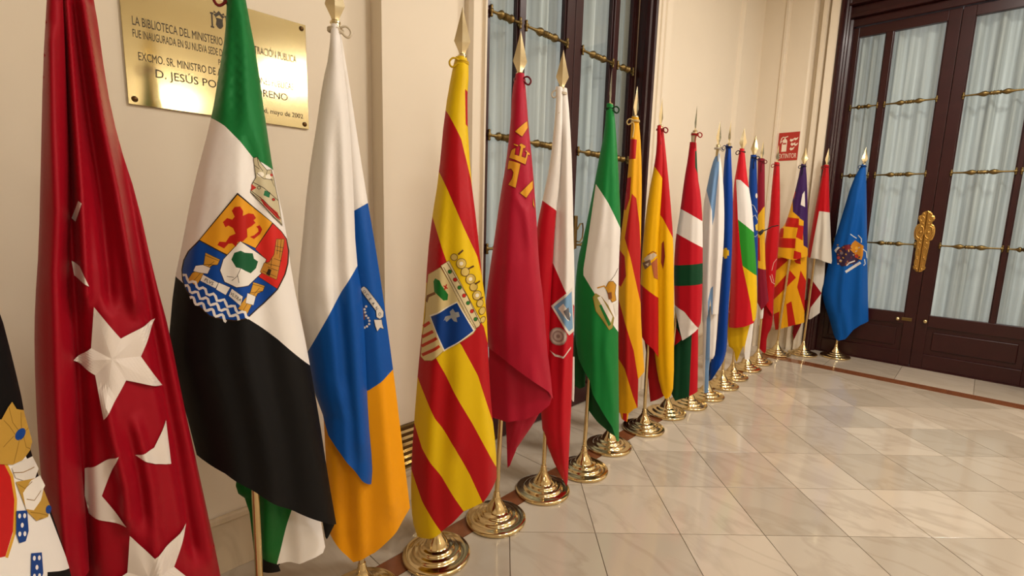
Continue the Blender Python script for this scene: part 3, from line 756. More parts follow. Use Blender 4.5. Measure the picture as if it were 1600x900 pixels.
SH = z([(325, 265), (495, 408), (540, 450), (570, 490), (582, 550), (576, 610), (560, 660), (520, 730), (450, 800), (370, 862), (310, 872), (260, 868), (190, 850), (120, 790), (75, 735), (55, 690), (50, 640), (60, 590), (85, 545), (140, 490)])
YQ, RQ, BQ = (226, 158, 38), (204, 40, 34), (14, 66, 150)
SHI = shrink(SH, 2.0)
pol = [(LINE, SH), (BQ, SHI), (LINE, z([(325, 272), (495, 408), (415, 532), (350, 500), (290, 570), (140, 492)])), (YQ, shrink(z([(325, 272), (495, 408), (412, 532), (350, 500), (290, 566), (142, 490)]), 1.0)),
       (LINE, z([(495, 408), (540, 450), (568, 490), (578, 550), (572, 610), (556, 660), (517, 728), (412, 660), (460, 585), (408, 535)])), (RQ, shrink(z([(495, 410), (540, 450), (568, 490), (578, 550), (572, 610), (556, 660), (517, 728), (412, 660), (460, 585), (408, 535)]), 1.1)),
       (LINE, z([(338, 490), (466, 583), (440, 655), (378, 708), (320, 714), (262, 688), (240, 632), (256, 578)])), ((236, 230, 222), shrink(z([(338, 490), (466, 583), (440, 655), (378, 708), (320, 714), (262, 688), (240, 632), (256, 578)]), 1.2)),
       ((20, 88, 52), z([(296, 580), (310, 548), (340, 538), (360, 548), (398, 554), (404, 580), (424, 594), (414, 626), (388, 648), (362, 634), (342, 622), (318, 616)])),
       stroke(LINE, z([(342, 618), (322, 660), (298, 680)]), .8), stroke(LINE, z([(326, 655), (332, 690)]), .8), stroke(LINE, z([(308, 664), (275, 660)]), .8),
       ((178, 30, 22), z([(256, 404), (276, 384), (300, 392), (312, 378), (298, 350), (312, 332), (338, 330), (352, 352), (350, 374), (378, 362), (402, 366), (414, 386), (402, 396), (412, 408), (392, 424), (370, 436), (372, 474), (350, 494), (326, 496), (318, 520), (300, 504), (282, 506), (262, 528), (230, 512), (240, 496), (270, 498), (288, 470), (316, 458), (304, 432), (282, 420), (268, 428)])),
       ((178, 30, 22), z([(384, 474), (404, 486), (434, 462), (444, 440), (432, 420), (414, 426), (424, 436), (426, 450), (404, 468)])),
       (LINE, z([(432, 646), (452, 600), (476, 596), (500, 560), (512, 486), (556, 488), (552, 520), (534, 600), (514, 684)])), ((188, 128, 50), shrink(z([(432, 646), (452, 600), (476, 596), (500, 560), (512, 486), (556, 488), (552, 520), (534, 600), (514, 684)]), .8)),
       stroke(LINE, z([(470, 620), (520, 640)]), .7), stroke(LINE, z([(446, 640), (512, 668)]), .7), stroke(LINE, z([(462, 602), (528, 620)]), .7), stroke(LINE, z([(506, 520), (550, 532)]), .7), stroke(LINE, z([(520, 490), (516, 560)]), .7), stroke(LINE, z([(538, 490), (528, 580)]), .7), stroke(LINE, z([(490, 580), (486, 620)]), .7),  stroke(LINE, z([(500, 580), (540, 595)]), .7), stroke(LINE, z([(510, 540), (545, 550)]), .7), (LINE, z([(462, 655), (474, 628), (488, 634), (480, 664)]))]
for colm in ([(172, 548), (244, 580), (232, 606), (206, 610), (170, 640), (158, 664), (128, 712), (84, 682), (108, 646), (150, 628), (164, 600)], [(400, 690), (458, 712), (448, 738), (424, 748), (398, 792), (372, 838), (326, 812), (352, 772), (386, 734)]):
    pol += outlined((206, 152, 56), z(colm), .8, LINE)
    q = np.array(colm, float); pol += [stroke(LINE, z([tuple(q[0]*.75+q[-1]*.25), tuple(q[1]*.7+q[2]*.3)]), .7), stroke(LINE, z([tuple(q[2]), tuple(q[-1]*.8+q[-2]*.2)]), .7), stroke(LINE, z([tuple((q[1]+q[2])/2-np.array([22, 4])), tuple((q[4]+q[-2])/2), tuple((q[6]+q[7])/2) if len(colm) > 9 else tuple((q[5]+q[6])/2)]), .6)]
for rib in ([(112, 640), (124, 612), (160, 606), (198, 620), (184, 650), (150, 648)], [(160, 652), (236, 690), (222, 718), (146, 684)], [(236, 688), (292, 712), (270, 750), (222, 722)], [(298, 716), (352, 754), (340, 800), (282, 752)], [(372, 738), (414, 760), (402, 802), (362, 786)]):
    pol += outlined((234, 228, 220), z(rib), .7, LINE)
for x0, y0, x1, y1 in ((58, 664, 382, 852), (70, 714, 334, 860), (96, 768, 276, 866)):
    n = 26; w = []
    for i in range(n+1):
        t = i/n; w.append((x0+(x1-x0)*t+9*math.sin(t*(x1-x0)/7.5)*.5, y0+(y1-y0)*t-10*math.sin(t*(x1-x0)/7.5)))
    pol.append(stroke((236, 232, 228), z(w), 4.0))
f.emblem(ly, pol, name='coat_of_arms', g=5)
f.text(ly, 'PLVS', *z([(190, 686)])[0], 5.2, .44, LINE); f.text(ly, 'VLTRA', *z([(317, 756)])[0], 4.6, .62, LINE)
cw = (196, 184, 150)
f.emblem(ly, outlined(cw, z([(400, 96), (420, 90), (442, 124), (468, 152), (492, 148), (506, 190), (514, 236), (528, 300), (546, 426), (500, 382), (440, 318), (386, 262), (396, 216), (412, 190)]), 1.0, LINE) +
         [((178, 40, 32), z([(392, 222), (416, 240), (390, 256)])), ((178, 40, 32), z([(430, 280), (470, 320), (520, 360), (536, 400), (500, 372), (450, 322)])), ((30, 96, 60), z([(456, 252), (484, 262), (478, 288), (450, 276)])),
          stroke(LINE, z([(400, 214), (450, 240), (524, 300)]), 1), stroke(LINE, z([(420, 92), (426, 130), (448, 160)]), .8), stroke(LINE, z([(470, 152), (462, 186)]), .8), stroke(LINE, z([(404, 130), (430, 150)]), .8), stroke(LINE, z([(494, 150), (486, 190), (506, 232)]), .8), disc(LINE, *z([(428, 240)])[0], 3, 2.4), disc(cw, *z([(428, 240)])[0], 2.1, 1.6), disc(LINE, *z([(500, 296)])[0], 3, 2.4), disc((178, 40, 32), *z([(500, 296)])[0], 2.2, 1.7), stroke(LINE, z([(388, 262), (452, 312), (544, 420)]), .8), stroke(LINE, z([(392, 256), (450, 300), (538, 390)]), 1), disc((240, 232, 214), *z([(436, 176)])[0], 5.5, 4), disc((240, 232, 214), *z([(476, 186)])[0], 5, 4), stroke(LINE, z([(418, 170), (450, 196), (500, 200)]), .9), disc((178, 40, 32), *z([(492, 176)])[0], 2.4)], name='crown', g=4)

# 3  white, blue and yellow flag
f = Flag((.53, .855), (524, 38), 'white, blue and golden yellow flag with a small ribbon bearing dark letters', cord=(214, 200, 176), seed=5, bow=True)
bl3, ye3 = (12, 78, 160), (240, 160, 16)
ly = f.layer([(520, 42), (516, 130), (505, 300), (500, 480), (502, 600), (507, 700), (513, 800), (515, 842)], [(532, 44), (546, 130), (561, 230), (575, 317), (586, 380), (597, 450), (607, 520), (615, 580), (625, 660), (634, 735), (642, 800)],
             [(535, 862), (552, 877), (585, 860), (620, 828)], WHITE, [(bl3, [(470, 370), (552, 330), (575, 317), (640, 290), (660, 558), (615, 581), (577, 607), (480, 650)]), (ye3, [(480, 650), (577, 607), (615, 581), (660, 556), (680, 900), (480, 900)])],
             D=-.03, k=.16, pl=.008, ridges=[([(545, 100), (566, 320), (588, 470), (600, 620), (610, 800)], .012, 12), ([(535, 620), (540, 860)], -.012, 10), ([(560, 610), (566, 860)], .010, 10)])
lf = f.layer([(518, 40), (515, 90), (505, 130), (495, 200), (482, 280), (471, 400), (466, 450), (468, 480), (482, 548), (490, 605), (505, 645)], [(529, 42), (540, 130), (547, 200), (552, 290), (556, 400), (566, 460), (571, 550), (575, 650), (582, 725), (580, 752)],
             [(514, 672), (540, 705), (566, 740)], WHITE, [(bl3, [(440, 610), (482, 546), (535, 450), (557, 416), (600, 360), (640, 800), (440, 800)])], D=.02, k=.26, pl=.010, name='cloth_fold',
             ridges=[([(524, 60), (528, 150), (536, 260), (545, 400), (555, 520), (565, 700)], .014, 11), ([(521, 60), (512, 200), (508, 300), (505, 460)], .010, 14), ([(524, 100), (523, 250), (527, 420), (535, 600)], -.008, 10)])
z = lambda pts: Z(540, 420, .1555, pts)
f.emblem(ly, outlined((206, 198, 188), z([(146, 196), (182, 168), (214, 190), (256, 244), (310, 316), (350, 376), (388, 440), (384, 492), (344, 508), (308, 482), (302, 420), (236, 330), (166, 236)]), .8, (20, 20, 30)) +
         outlined((206, 198, 188), z([(282, 500), (366, 512), (372, 560), (386, 612), (348, 592), (316, 622), (294, 566)]), .7, (20, 20, 30)) +
         [((110, 70, 60), z([(150, 400), (180, 380), (190, 440), (196, 500), (170, 510), (140, 480)]))] + [disc((220, 214, 208), *z([p])[0], 1.9, n=8) for p in ((206, 372), (190, 400), (196, 430), (206, 464), (226, 486), (238, 514), (236, 546), (214, 570), (190, 582))], name='ribbon', g=2)
for ch, x, y, a in (('O', 186, 226, .85), ('C', 214, 258, .9), ('E', 244, 298, .95), ('A', 276, 344, 1.0), ('N', 310, 394, 1.05), ('O', 342, 456, 1.1)):
    f.text(ly, ch, *z([(x, y)])[0], 4.6, a, (24, 22, 30))

# 4  yellow and red striped flag with a crest
f = Flag((.539, 1.208), (722, 90), 'yellow and red striped flag with blue and cream crest, nearest whole brass base', cord=(206, 168, 30), seed=6)
y4, r4 = (230, 192, 18), (176, 16, 26)
st = [(r4, [(680, 150), (695, 170), (720, 220), (735, 280), (748, 350), (762, 420), (790, 440), (775, 480), (758, 450), (745, 400), (722, 352), (700, 300), (683, 262), (660, 240)]),
      (r4, [(650, 300), (674, 333), (690, 385), (697, 405), (725, 460), (755, 508), (768, 560), (790, 610), (790, 690), (772, 665), (745, 580), (720, 532), (690, 490), (664, 436), (640, 410)]),
      (r4, [(640, 505), (660, 522), (682, 552), (707, 600), (737, 653), (760, 697), (778, 735), (800, 790), (770, 800), (753, 775), (733, 730), (710, 687), (680, 643), (660, 604), (650, 583), (630, 570)]),
      (r4, [(630, 630), (648, 662), (660, 693), (690, 733), (724, 786), (730, 830), (700, 830), (689, 815), (660, 773), (643, 733), (630, 720)]),
      (r4, [(726, 142), (729, 144), (740, 150), (740, 205), (727, 196)])]
ly = f.layer([(712, 88), (707, 107), (695, 175), (685, 280), (675, 340), (668, 400), (664, 477), (655, 558), (649, 633), (643, 717), (642, 770), (644, 813), (652, 838)], [(729, 90), (733, 110), (729, 165), (735, 275), (745, 350), (752, 425), (760, 480), (763, 560), (768, 640), (775, 700), (776, 747)],
             [(670, 828), (687, 818), (723, 785), (753, 773)], y4, st, pl=.010, k=.34, ridges=[([(720, 100), (712, 180), (712, 260), (716, 340), (718, 480), (715, 700)], .012, 11), ([(727, 100), (729, 200), (736, 330), (748, 450)], .008, 6), ([(700, 560), (690, 680), (668, 820)], -.008, 12)])
z = lambda pts: Z(640, 360, .2333, pts)
cream, dk = (216, 196, 140), (88, 56, 24)
shp = z([(206, 230), (440, 640), (420, 668), (232, 772), (150, 842), (100, 858), (72, 838), (84, 700), (104, 560), (108, 430), (124, 290)])
pol = outlined(cream, shp, .8, (150, 110, 50))
pol += [((232, 226, 214), z([(134, 556), (312, 452), (432, 648), (228, 780)])), ((12, 58, 132), z([(142, 562), (312, 460), (420, 648), (232, 768)])),
        ((150, 152, 150), z([(266, 520), (286, 500), (300, 522), (322, 518), (330, 548), (308, 556), (314, 584), (292, 580), (276, 560), (246, 588), (236, 574), (258, 552), (226, 580), (238, 552), (272, 544)])),
        ((28, 110, 44), z([(160, 330), (172, 308), (200, 318), (214, 350), (236, 380), (256, 410), (252, 446), (226, 448), (196, 420), (166, 396)])), ((120, 74, 34), z([(168, 396), (176, 410), (130, 440), (120, 478), (108, 470), (116, 430)])),
        stroke((176, 30, 22), z([(226, 352), (252, 372)]), 2), stroke((176, 30, 22), z([(246, 344), (232, 380)]), 2)]
for a, b in (((92, 640), (136, 600)), ((84, 710), (158, 652)), ((80, 770), (182, 690)), ((84, 826), (200, 740))):
    pol.append(stroke((186, 50, 26), z([a, b]), 4.2))
f.emblem(ly, pol, name='shield', g=3.5)
pol = outlined((220, 204, 160), z([(206, 222), (262, 190), (474, 590), (462, 622), (432, 640), (380, 560)]), .9, dk)
pol += [stroke(dk, z([(226, 232), (330, 420), (440, 634)]), 1.0), stroke(dk, z([(250, 206), (380, 420), (466, 606)]), 1.0)]
for i, (x, y) in enumerate(((266, 262), (300, 312), (328, 362), (358, 414), (384, 464), (410, 520), (434, 574))): pol += [disc(dk, *z([(x, y)])[0], 3.4, n=10), disc(((40, 110, 50), (186, 34, 30))[i % 2], *z([(x, y)])[0], 2.7, n=10)]
def fleur(x, y, r): return [disc(dk, x, y, r), disc((206, 178, 96), x, y, r-.9)]
for x, y, r in ((294, 168, 5.5), (340, 208, 8), (366, 262, 7), (402, 312, 8), (422, 364, 6.5), (446, 420, 7.5), (466, 474, 6), (482, 526, 6), (486, 584, 5)): pol += fleur(*z([(x, y)])[0], r)
for x, y in ((340, 208), (402, 312), (446, 420)): pol.append(disc((236, 226, 204), *z([(x, y)])[0], 3, n=8))
for a, b in (((320, 150), (352, 122)), ((384, 246), (424, 228)), ((430, 346), (466, 330)), ((462, 446), (490, 440))): pol.append(stroke(dk, z([a, b]), 2.6))
f.emblem(ly, pol, name='crown', g=3)

# 5  crimson flag with golden castles
f = Flag((.536, 1.576), (812, 118), 'plain raspberry crimson flag with small golden castles near its top', cord=(96, 20, 30), rot=8, seed=7)
c5 = (172, 24, 50)
f.layer([(786, 560), (789, 640), (792, 700), (793, 741)], [(850, 560), (853, 610), (846, 650), (834, 672), (808, 708)], [(797, 736)], c5, D=-.06, k=.14, pl=.006, kb=.2, name='cloth_fold', ridges=[([(812, 600), (806, 715)], .012, 9)])
f.layer([(763, 500), (764, 560), (766, 651)], [(857, 560), (862, 600), (863, 620)], [(790, 655), (815, 653), (840, 645), (858, 632)], (172, 24, 50), D=.0, k=.10, pl=.006, kb=.3, name='cloth_fold')
ly = f.layer([(806, 116), (800, 144), (798, 192), (790, 260), (782, 305), (773, 370), (764, 430), (758, 480), (760, 515), (763, 541)], [(819, 116), (822, 150), (825, 192), (832, 260), (838, 340), (842, 417), (849, 470), (854, 538), (859, 590), (864, 622)],
             [(772, 545), (790, 556), (806, 568), (836, 590), (856, 608)], c5, D=.012, pl=.007, k=.34, ridges=[([(812, 130), (806, 200), (800, 300), (796, 420), (790, 520)], .010, 10), ([(805, 305), (818, 330), (832, 400), (840, 520), (850, 580)], .010, 6), ([(818, 300), (822, 420), (830, 560)], -.007, 9)])
z = lambda pts: Z(770, 180, 1/6, pts)
gd, ln = (226, 160, 44), (104, 14, 20)
pol = []
for p in ([(200, 172), (322, 60), (332, 128), (272, 222)], [(246, 736), (374, 610), (378, 690), (308, 784)], [(374, 776), (392, 880), (368, 840)],
          [(146, 428), (260, 466), (212, 694), (138, 660), (174, 600), (186, 548), (168, 516), (132, 520)],
          [(180, 330), (214, 320), (206, 382), (240, 392), (254, 312), (238, 296), (262, 276), (310, 302), (298, 330), (284, 326), (270, 398), (300, 410), (312, 362), (296, 352), (304, 336), (350, 366), (342, 390), (328, 382), (304, 478), (148, 412), (168, 342)], [(188, 278), (240, 296), (232, 314), (190, 296)]):
    pol += outlined(gd, z(p), 1.0, ln)
f.emblem(ly, pol, name='castles', g=2)

# 6  white and red flag
f = Flag((.528, 1.941), (878, 140), 'white over red flag with a blue emblem and round grey seal', cord=(206, 192, 170), rot=5, seed=8)
r6 = (190, 14, 34)
ly = f.layer([(870, 137), (871, 160), (870, 220), (866, 330), (860, 420), (856, 500), (850, 580), (843, 655), (860, 712), (884, 758)], [(886, 138), (890, 180), (894, 260), (896, 360), (898, 450), (896, 525), (893, 633), (889, 711), (887, 752)], [(885, 760)], WHITE,
             [(r6, [(840, 395), (864, 411), (880, 447), (885, 457), (910, 500), (910, 800), (820, 800), (820, 400)])], D=0, k=.28, pl=.006, ridges=[([(884, 200), (885, 400), (880, 600), (882, 740)], .008, 6), ([(876, 200), (873, 400), (868, 600)], -.008, 6)])
f.layer([(868, 137), (869, 165), (860, 256), (847, 316), (838, 360), (832, 430), (830, 520), (836, 600)], [(879, 138), (878, 220), (874, 290), (869, 330), (864, 404), (860, 474), (858, 540), (856, 610)], [(846, 622)], WHITE, [(r6, [(810, 290), (847, 313), (869, 329), (890, 345), (890, 700), (810, 700)])], D=.02, k=.35, pl=.003, name='cloth_fold')
f.emblem(ly, [((222, 216, 206), [(861, 477), (894, 448), (897, 517), (889, 522)]), ((120, 160, 196), [(865, 478), (893, 454), (895, 512), (889, 516)]), ((226, 222, 214), [(872, 480), (880, 472), (892, 490), (888, 500)]), ((90, 90, 96), [(880, 484), (888, 478), (891, 500), (886, 496)]), ((220, 206, 196), [(859, 545), (868, 551), (880, 553), (892, 540), (892, 543), (880, 556), (867, 554)])] + [disc((150, 132, 124), 872, 523, 14), disc((196, 180, 168), 872, 523, 12.2), disc((150, 126, 120), 872, 523, 9), disc((186, 168, 158), 872, 523, 6.5), disc((140, 116, 110), 872, 523, 3)], name='shield', g=2)
f.layer([(892, 560), (892, 610), (893, 626)], [(898, 560), (898, 610), (897, 631)], [(895, 630)], WHITE, D=-.03, k=.2, pl=0, name='cloth_fold', g=2)

# 7  green, white, green
f = Flag((.551, 2.283), (953, 165), 'green, white and green flag with a gold emblem on the white', cord=(16, 60, 30), rot=78, seed=9)
g7 = (20, 120, 54)
f.layer([(898, 470), (896, 560), (898, 607)], [(915, 480), (916, 560), (914, 608)], [(905, 611)], (10, 80, 34), D=-.05, k=.2, pl=0, name='cloth_fold', g=3)  # both back folds in a darker green, their shade put into the colour
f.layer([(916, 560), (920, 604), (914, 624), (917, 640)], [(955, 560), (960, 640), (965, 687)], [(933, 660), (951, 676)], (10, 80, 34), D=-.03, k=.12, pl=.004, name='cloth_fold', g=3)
ly = f.layer([(948, 162), (944, 208), (936, 248), (924, 312), (912, 370), (904, 400), (899, 440), (898, 490), (899, 530), (904, 560)], [(958, 164), (962, 200), (967, 280), (970, 352), (967, 400), (966, 460), (966, 550), (967, 640), (967, 688)], [(922, 589), (926, 607), (940, 633), (956, 660), (964, 686)], g7,
             [(WHITE, [(931, 288), (950, 318), (968, 354), (990, 400), (990, 560), (966, 518), (946, 486), (930, 456), (912, 428), (912, 418), (918, 380), (925, 330)])], D=.01, pl=.006, k=.36, ridges=[([(951, 180), (948, 260), (944, 340), (936, 440), (930, 540)], .008, 7), ([(958, 180), (960, 300), (956, 420), (946, 540), (960, 650)], .008, 6)])
z = lambda pts: Z(740, 330, .4333, pts)
f.emblem(ly, outlined((196, 140, 40), z([(474, 268), (486, 246), (502, 246), (514, 262), (510, 290), (514, 318), (498, 322), (486, 300)]), .9, dk) + outlined((150, 140, 70), z([(430, 300), (440, 286), (462, 300), (484, 330), (506, 378), (500, 412), (488, 418), (466, 384), (440, 348)]), .8, (150, 110, 30)) +
         [((232, 226, 216), z([(446, 302), (458, 296), (500, 372), (494, 392)])), ((24, 110, 50), z([(452, 330), (460, 326), (494, 398), (486, 404)])), ((226, 220, 210), z([(502, 330), (518, 322), (520, 368), (512, 376)])), ((120, 70, 40), z([(482, 286), (496, 284), (498, 308), (486, 310)])), stroke(dk, z([(492, 244), (508, 226), (520, 204)]), .8), stroke((196, 140, 40), z([(446, 268), (470, 262), (484, 280)]), 2)], name='emblem', g=2)

# 8  yellow and red stripes seen narrow
f = Flag((.488, 2.656), (993, 184), 'narrow yellow and red striped flag between the green one and the red-yellow-red one', cord=(206, 180, 120), rot=60, seed=10)
y8, r8 = (232, 168, 22), (178, 26, 28)
f.layer([(966, 600), (967, 640), (971, 657)], [(985, 600), (984, 640), (980, 662)], [(976, 660)], y8, [(r8, [(974, 600), (981, 600), (979, 670), (973, 670)])], D=-.03, k=.15, pl=0, name='cloth_fold', g=2)
ly = f.layer([(987, 182), (985, 217), (983, 250), (979, 290), (975, 328), (969, 378), (966, 420), (964, 500), (964, 643)], [(998, 183), (1002, 233), (1003, 289), (1002, 344), (1001, 400), (1000, 440), (1002, 512), (1007, 580)], [(983, 640), (990, 634), (996, 632), (997, 588)], y8,
             [(r8, [(980, 217), (995, 219), (993, 249), (975, 250)]), (r8, [(970, 281), (986, 277), (984, 310), (978, 328), (965, 328)]), (r8, [(987, 303), (994, 310), (999, 350), (1004, 440), (1001, 474), (985, 402), (976, 372), (981, 340)]), (r8, [(960, 380), (976, 400), (978, 430), (970, 447), (960, 440)]), (r8, [(960, 462), (967, 468), (976, 500), (990, 545), (997, 590), (998, 640), (989, 615), (976, 572), (960, 550)])],
             D=.0, pl=.005, k=.34, g=2.2, ridges=[([(991, 200), (988, 280), (982, 360), (978, 460), (978, 600)], .010, 5), ([(996, 200), (994, 290), (996, 380), (992, 500)], -.008, 4)])

# 9  red, yellow, red with crest
f = Flag((.505, 3.076), (1032, 198), 'red and yellow flag with small brown crest in its broad yellow band', cord=(130, 24, 26), rot=65, seed=11)
y9, r9 = (238, 180, 8), (188, 20, 28)
f.layer([(1005, 520), (1010, 560), (1013, 600), (1016, 631)], [(1045, 520), (1044, 580), (1040, 620)], [(1028, 626)], (150, 14, 22), D=-.04, k=.12, pl=.004, name='cloth_fold', g=3)  # rear fold's shade is painted in as a darker red
ly = f.layer([(1029, 197), (1028, 240), (1026, 330), (1023, 400), (1020, 480), (1022, 545), (1028, 590), (1034, 612)], [(1036, 196), (1040, 233), (1047, 306), (1052, 370), (1053, 440), (1053, 503), (1053, 604), (1048, 619)], [(1040, 623)], y9, [(r9, [(1015, 180), (1060, 180), (1064, 396), (1051, 371), (1036, 342), (1026, 328), (1018, 300)])],
             D=-.005, k=.26, pl=.005, g=2.4, ridges=[([(1040, 330), (1042, 450), (1044, 600)], .006, 5)])
lf = f.layer([(1027, 197), (1026, 233), (1022, 261), (1013, 306), (1005, 372), (1001, 430), (1000, 480), (1001, 522)], [(1033, 197), (1036, 240), (1035, 280), (1032, 328), (1029, 375), (1029, 440), (1030, 500), (1029, 557)], [(1010, 533), (1021, 543)], y9, [(r9, [(1010, 180), (1010, 250), (1022, 260), (1035, 279), (1050, 290), (1050, 180)]), (r9, [(990, 436), (1001, 443), (1018, 456), (1031, 466), (1050, 480), (1050, 580), (990, 580)])], D=.02, k=.34, pl=.004, name='cloth_fold', g=2.4)
f.emblem(lf, [((206, 186, 160), [(1006, 404), (1012, 398), (1022, 394), (1027, 398), (1020, 404), (1010, 410)]), ((120, 90, 70), [(1004, 410), (1016, 404), (1018, 412), (1008, 420)]), ((176, 96, 60), [(1018, 410), (1027, 402), (1028, 436), (1022, 432)]), ((214, 196, 170), [(1008, 412), (1014, 409), (1013, 415)])] + [stroke((130, 30, 30), [(1012, 398), (1020, 392), (1026, 395)], 1)], name='crest', g=1.5)
f.emblem(ly, [((140, 50, 40), [(1034, 380), (1037, 376), (1039, 400), (1036, 420), (1033, 410)])], name='crest', g=2)

# 10  red with white and green bands
f = Flag((.487, 3.463), (1086, 206), 'red flag crossed by white and dark green bands', cord=(160, 28, 28), rot=75, seed=12)
r10, g10 = (190, 18, 36), (6, 66, 38)
lb = f.layer([(1054, 480), (1053, 542), (1049, 617)], [(1091, 490), (1091, 560), (1090, 614)], [(1055, 627), (1077, 619)], g10, [(r10, [(1081, 400), (1081, 523), (1076, 640), (1110, 640), (1110, 400)]), (r10, [(1030, 400), (1053, 505), (1066, 530), (1053, 542), (1030, 548)])], D=-.03, k=.16, pl=.006, name='cloth_fold', g=2.6)
ly = f.layer([(1078, 222), (1075, 247), (1069, 281), (1063, 328), (1056, 368), (1053, 410), (1053, 440), (1054, 478)], [(1088, 223), (1090, 276), (1095, 304), (1098, 345), (1098, 430), (1096, 502), (1091, 513)], [(1066, 530)], r10,
             [(WHITE, [(1040, 304), (1063, 326), (1098, 346), (1120, 352), (1120, 400), (1098, 387), (1056, 364), (1040, 356)]), (g10, [(1040, 414), (1054, 414), (1098, 411), (1120, 411), (1120, 443), (1098, 443), (1054, 446), (1040, 446)]), (WHITE, [(1040, 470), (1054, 476), (1069, 485), (1091, 512), (1080, 540), (1050, 540)]), (g10, [(1086, 236), (1093, 236), (1092, 275), (1086, 262)])], D=.0, pl=.006, k=.32, g=2.4)
f.layer([(1080, 207), (1080, 222)], [(1089, 207), (1087, 224)], [(1083, 225)], (214, 196, 160), D=0, k=.4, pl=0, name='cord_sleeve', g=2, sm=0)

# 11  white and light blue
f = Flag((.522, 3.771), (1122, 228), 'white flag with a slanting pale blue stripe', cord=(196, 186, 168), rot=55, seed=13)
b11 = (116, 152, 194)
f.layer([(1098, 480), (1098, 560), (1099, 615)], [(1122, 480), (1119, 540), (1116, 562), (1108, 563), (1107, 614)], [(1103, 616)], WHITE, [(b11, [(1106, 440), (1110, 500), (1109, 563), (1107, 630), (1100, 630), (1103, 540)])], D=-.03, k=.2, pl=.004, name='cloth_fold', g=2)
ly = f.layer([(1120, 238), (1112, 258), (1104, 295), (1099, 320), (1097, 360), (1097, 420), (1097, 500)], [(1124, 240), (1128, 262), (1131, 300), (1132, 345), (1130, 395), (1127, 420), (1122, 490)], [(1099, 505), (1104, 498), (1108, 480), (1110, 466), (1112, 490)], WHITE, [(b11, [(1114, 240), (1125, 232), (1123, 270), (1120, 295), (1116, 338), (1113, 352), (1112, 329), (1104, 298), (1095, 285), (1106, 262)]), (b11, [(1106, 470), (1110, 450), (1114, 446), (1113, 500), (1106, 500)])],
             D=.0, pl=.008, k=.34, g=2.0, ridges=[([(1121, 250), (1110, 320), (1104, 420), (1100, 500)], .010, 4), ([(1122, 250), (1116, 330), (1112, 420), (1110, 480)], -.012, 4), ([(1124, 250), (1124, 340), (1120, 460)], .010, 4)])

# 12  blue with yellow cross
f = Flag((.544, 4.071), (1139, 226), 'plain deep blue flag with a small yellow mark at its left edge', cord=(14, 30, 80), rot=70, seed=14)
b12 = (8, 62, 150)
ly = f.layer([(1135, 225), (1131, 255), (1129, 300), (1130, 391), (1127, 430), (1124, 472), (1118, 550), (1109, 566), (1108, 595)], [(1142, 225), (1143, 255), (1145, 300), (1145, 344), (1143, 414), (1137, 501), (1136, 544), (1131, 563)], [(1112, 592), (1122, 576)], b12, pl=.007, k=.34, g=2.2, ridges=[([(1138, 240), (1137, 320), (1135, 420), (1130, 540)], .008, 4)])
f.emblem(ly, [((224, 178, 36), [(1129, 389), (1132, 389), (1132, 387), (1136, 387), (1136, 390), (1139, 391), (1139, 399), (1136, 399), (1136, 403), (1132, 404), (1131, 401), (1129, 401)])], name='cross', g=2)

# 13  red, white, green, yellow
f = Flag((.532, 4.438), (1160, 234), 'flag banded red, white, green and yellow among the far flags', cord=(60, 16, 20), rot=20, seed=15)
r13 = (204, 26, 40)
f.layer([(1136, 490), (1136, 541), (1147, 548), (1149, 563)], [(1178, 490), (1177, 515), (1171, 563)], [(1151, 567), (1157, 551), (1162, 540), (1164, 562)], (224, 180, 24), [(WHITE, [(1172, 480), (1172, 507), (1164, 540), (1162, 570), (1190, 570), (1190, 480)])], D=-.03, k=.14, pl=.006, name='cloth_fold', g=2)
ly = f.layer([(1156, 232), (1150, 269), (1147, 284), (1144, 333), (1143, 400), (1142, 430), (1139, 511)], [(1163, 233), (1167, 271), (1170, 293), (1175, 324), (1178, 364), (1181, 400), (1183, 440), (1183, 480), (1181, 496)], [(1162, 508), (1177, 503)], r13,
             [(WHITE, [(1150, 281), (1157, 282), (1169, 293), (1180, 300), (1185, 368), (1177, 362), (1153, 343), (1152, 320)]), ((44, 140, 40), [(1153, 343), (1177, 362), (1190, 372), (1190, 434), (1179, 428), (1160, 414), (1156, 380)]), ((234, 190, 22), [(1160, 414), (1180, 429), (1195, 436), (1195, 500), (1176, 500), (1172, 470)])], D=.01, pl=.006, k=.34, g=2.2)

# 14  blue, mostly hidden
f = Flag((.50, 4.775), (1178, 243), 'narrow dark blue flag under a bronze-coloured spear tip, among far flags', cord=(20, 30, 70), rot=8, seed=16)
ly = f.layer([(1173, 242), (1170, 273), (1170, 320), (1168, 420), (1166, 480)], [(1182, 242), (1183, 278), (1184, 330), (1184, 367), (1184, 430), (1183, 480)], [(1175, 490)], (16, 60, 140), pl=.006, k=.34, g=2)
f.emblem(ly, [disc((222, 214, 204), 1182, 306, 1.6, 4), stroke((190, 196, 204), [(1172, 318), (1178, 322), (1183, 332)], .9), stroke((190, 196, 204), [(1174, 340), (1180, 336), (1184, 344)], .9), ((214, 180, 60), [(1180, 352), (1184, 349), (1184, 360), (1181, 360)]), stroke((190, 196, 204), [(1175, 366), (1180, 370), (1184, 366)], .9)], name='emblem', g=1.5)['kind'] = 'stuff'

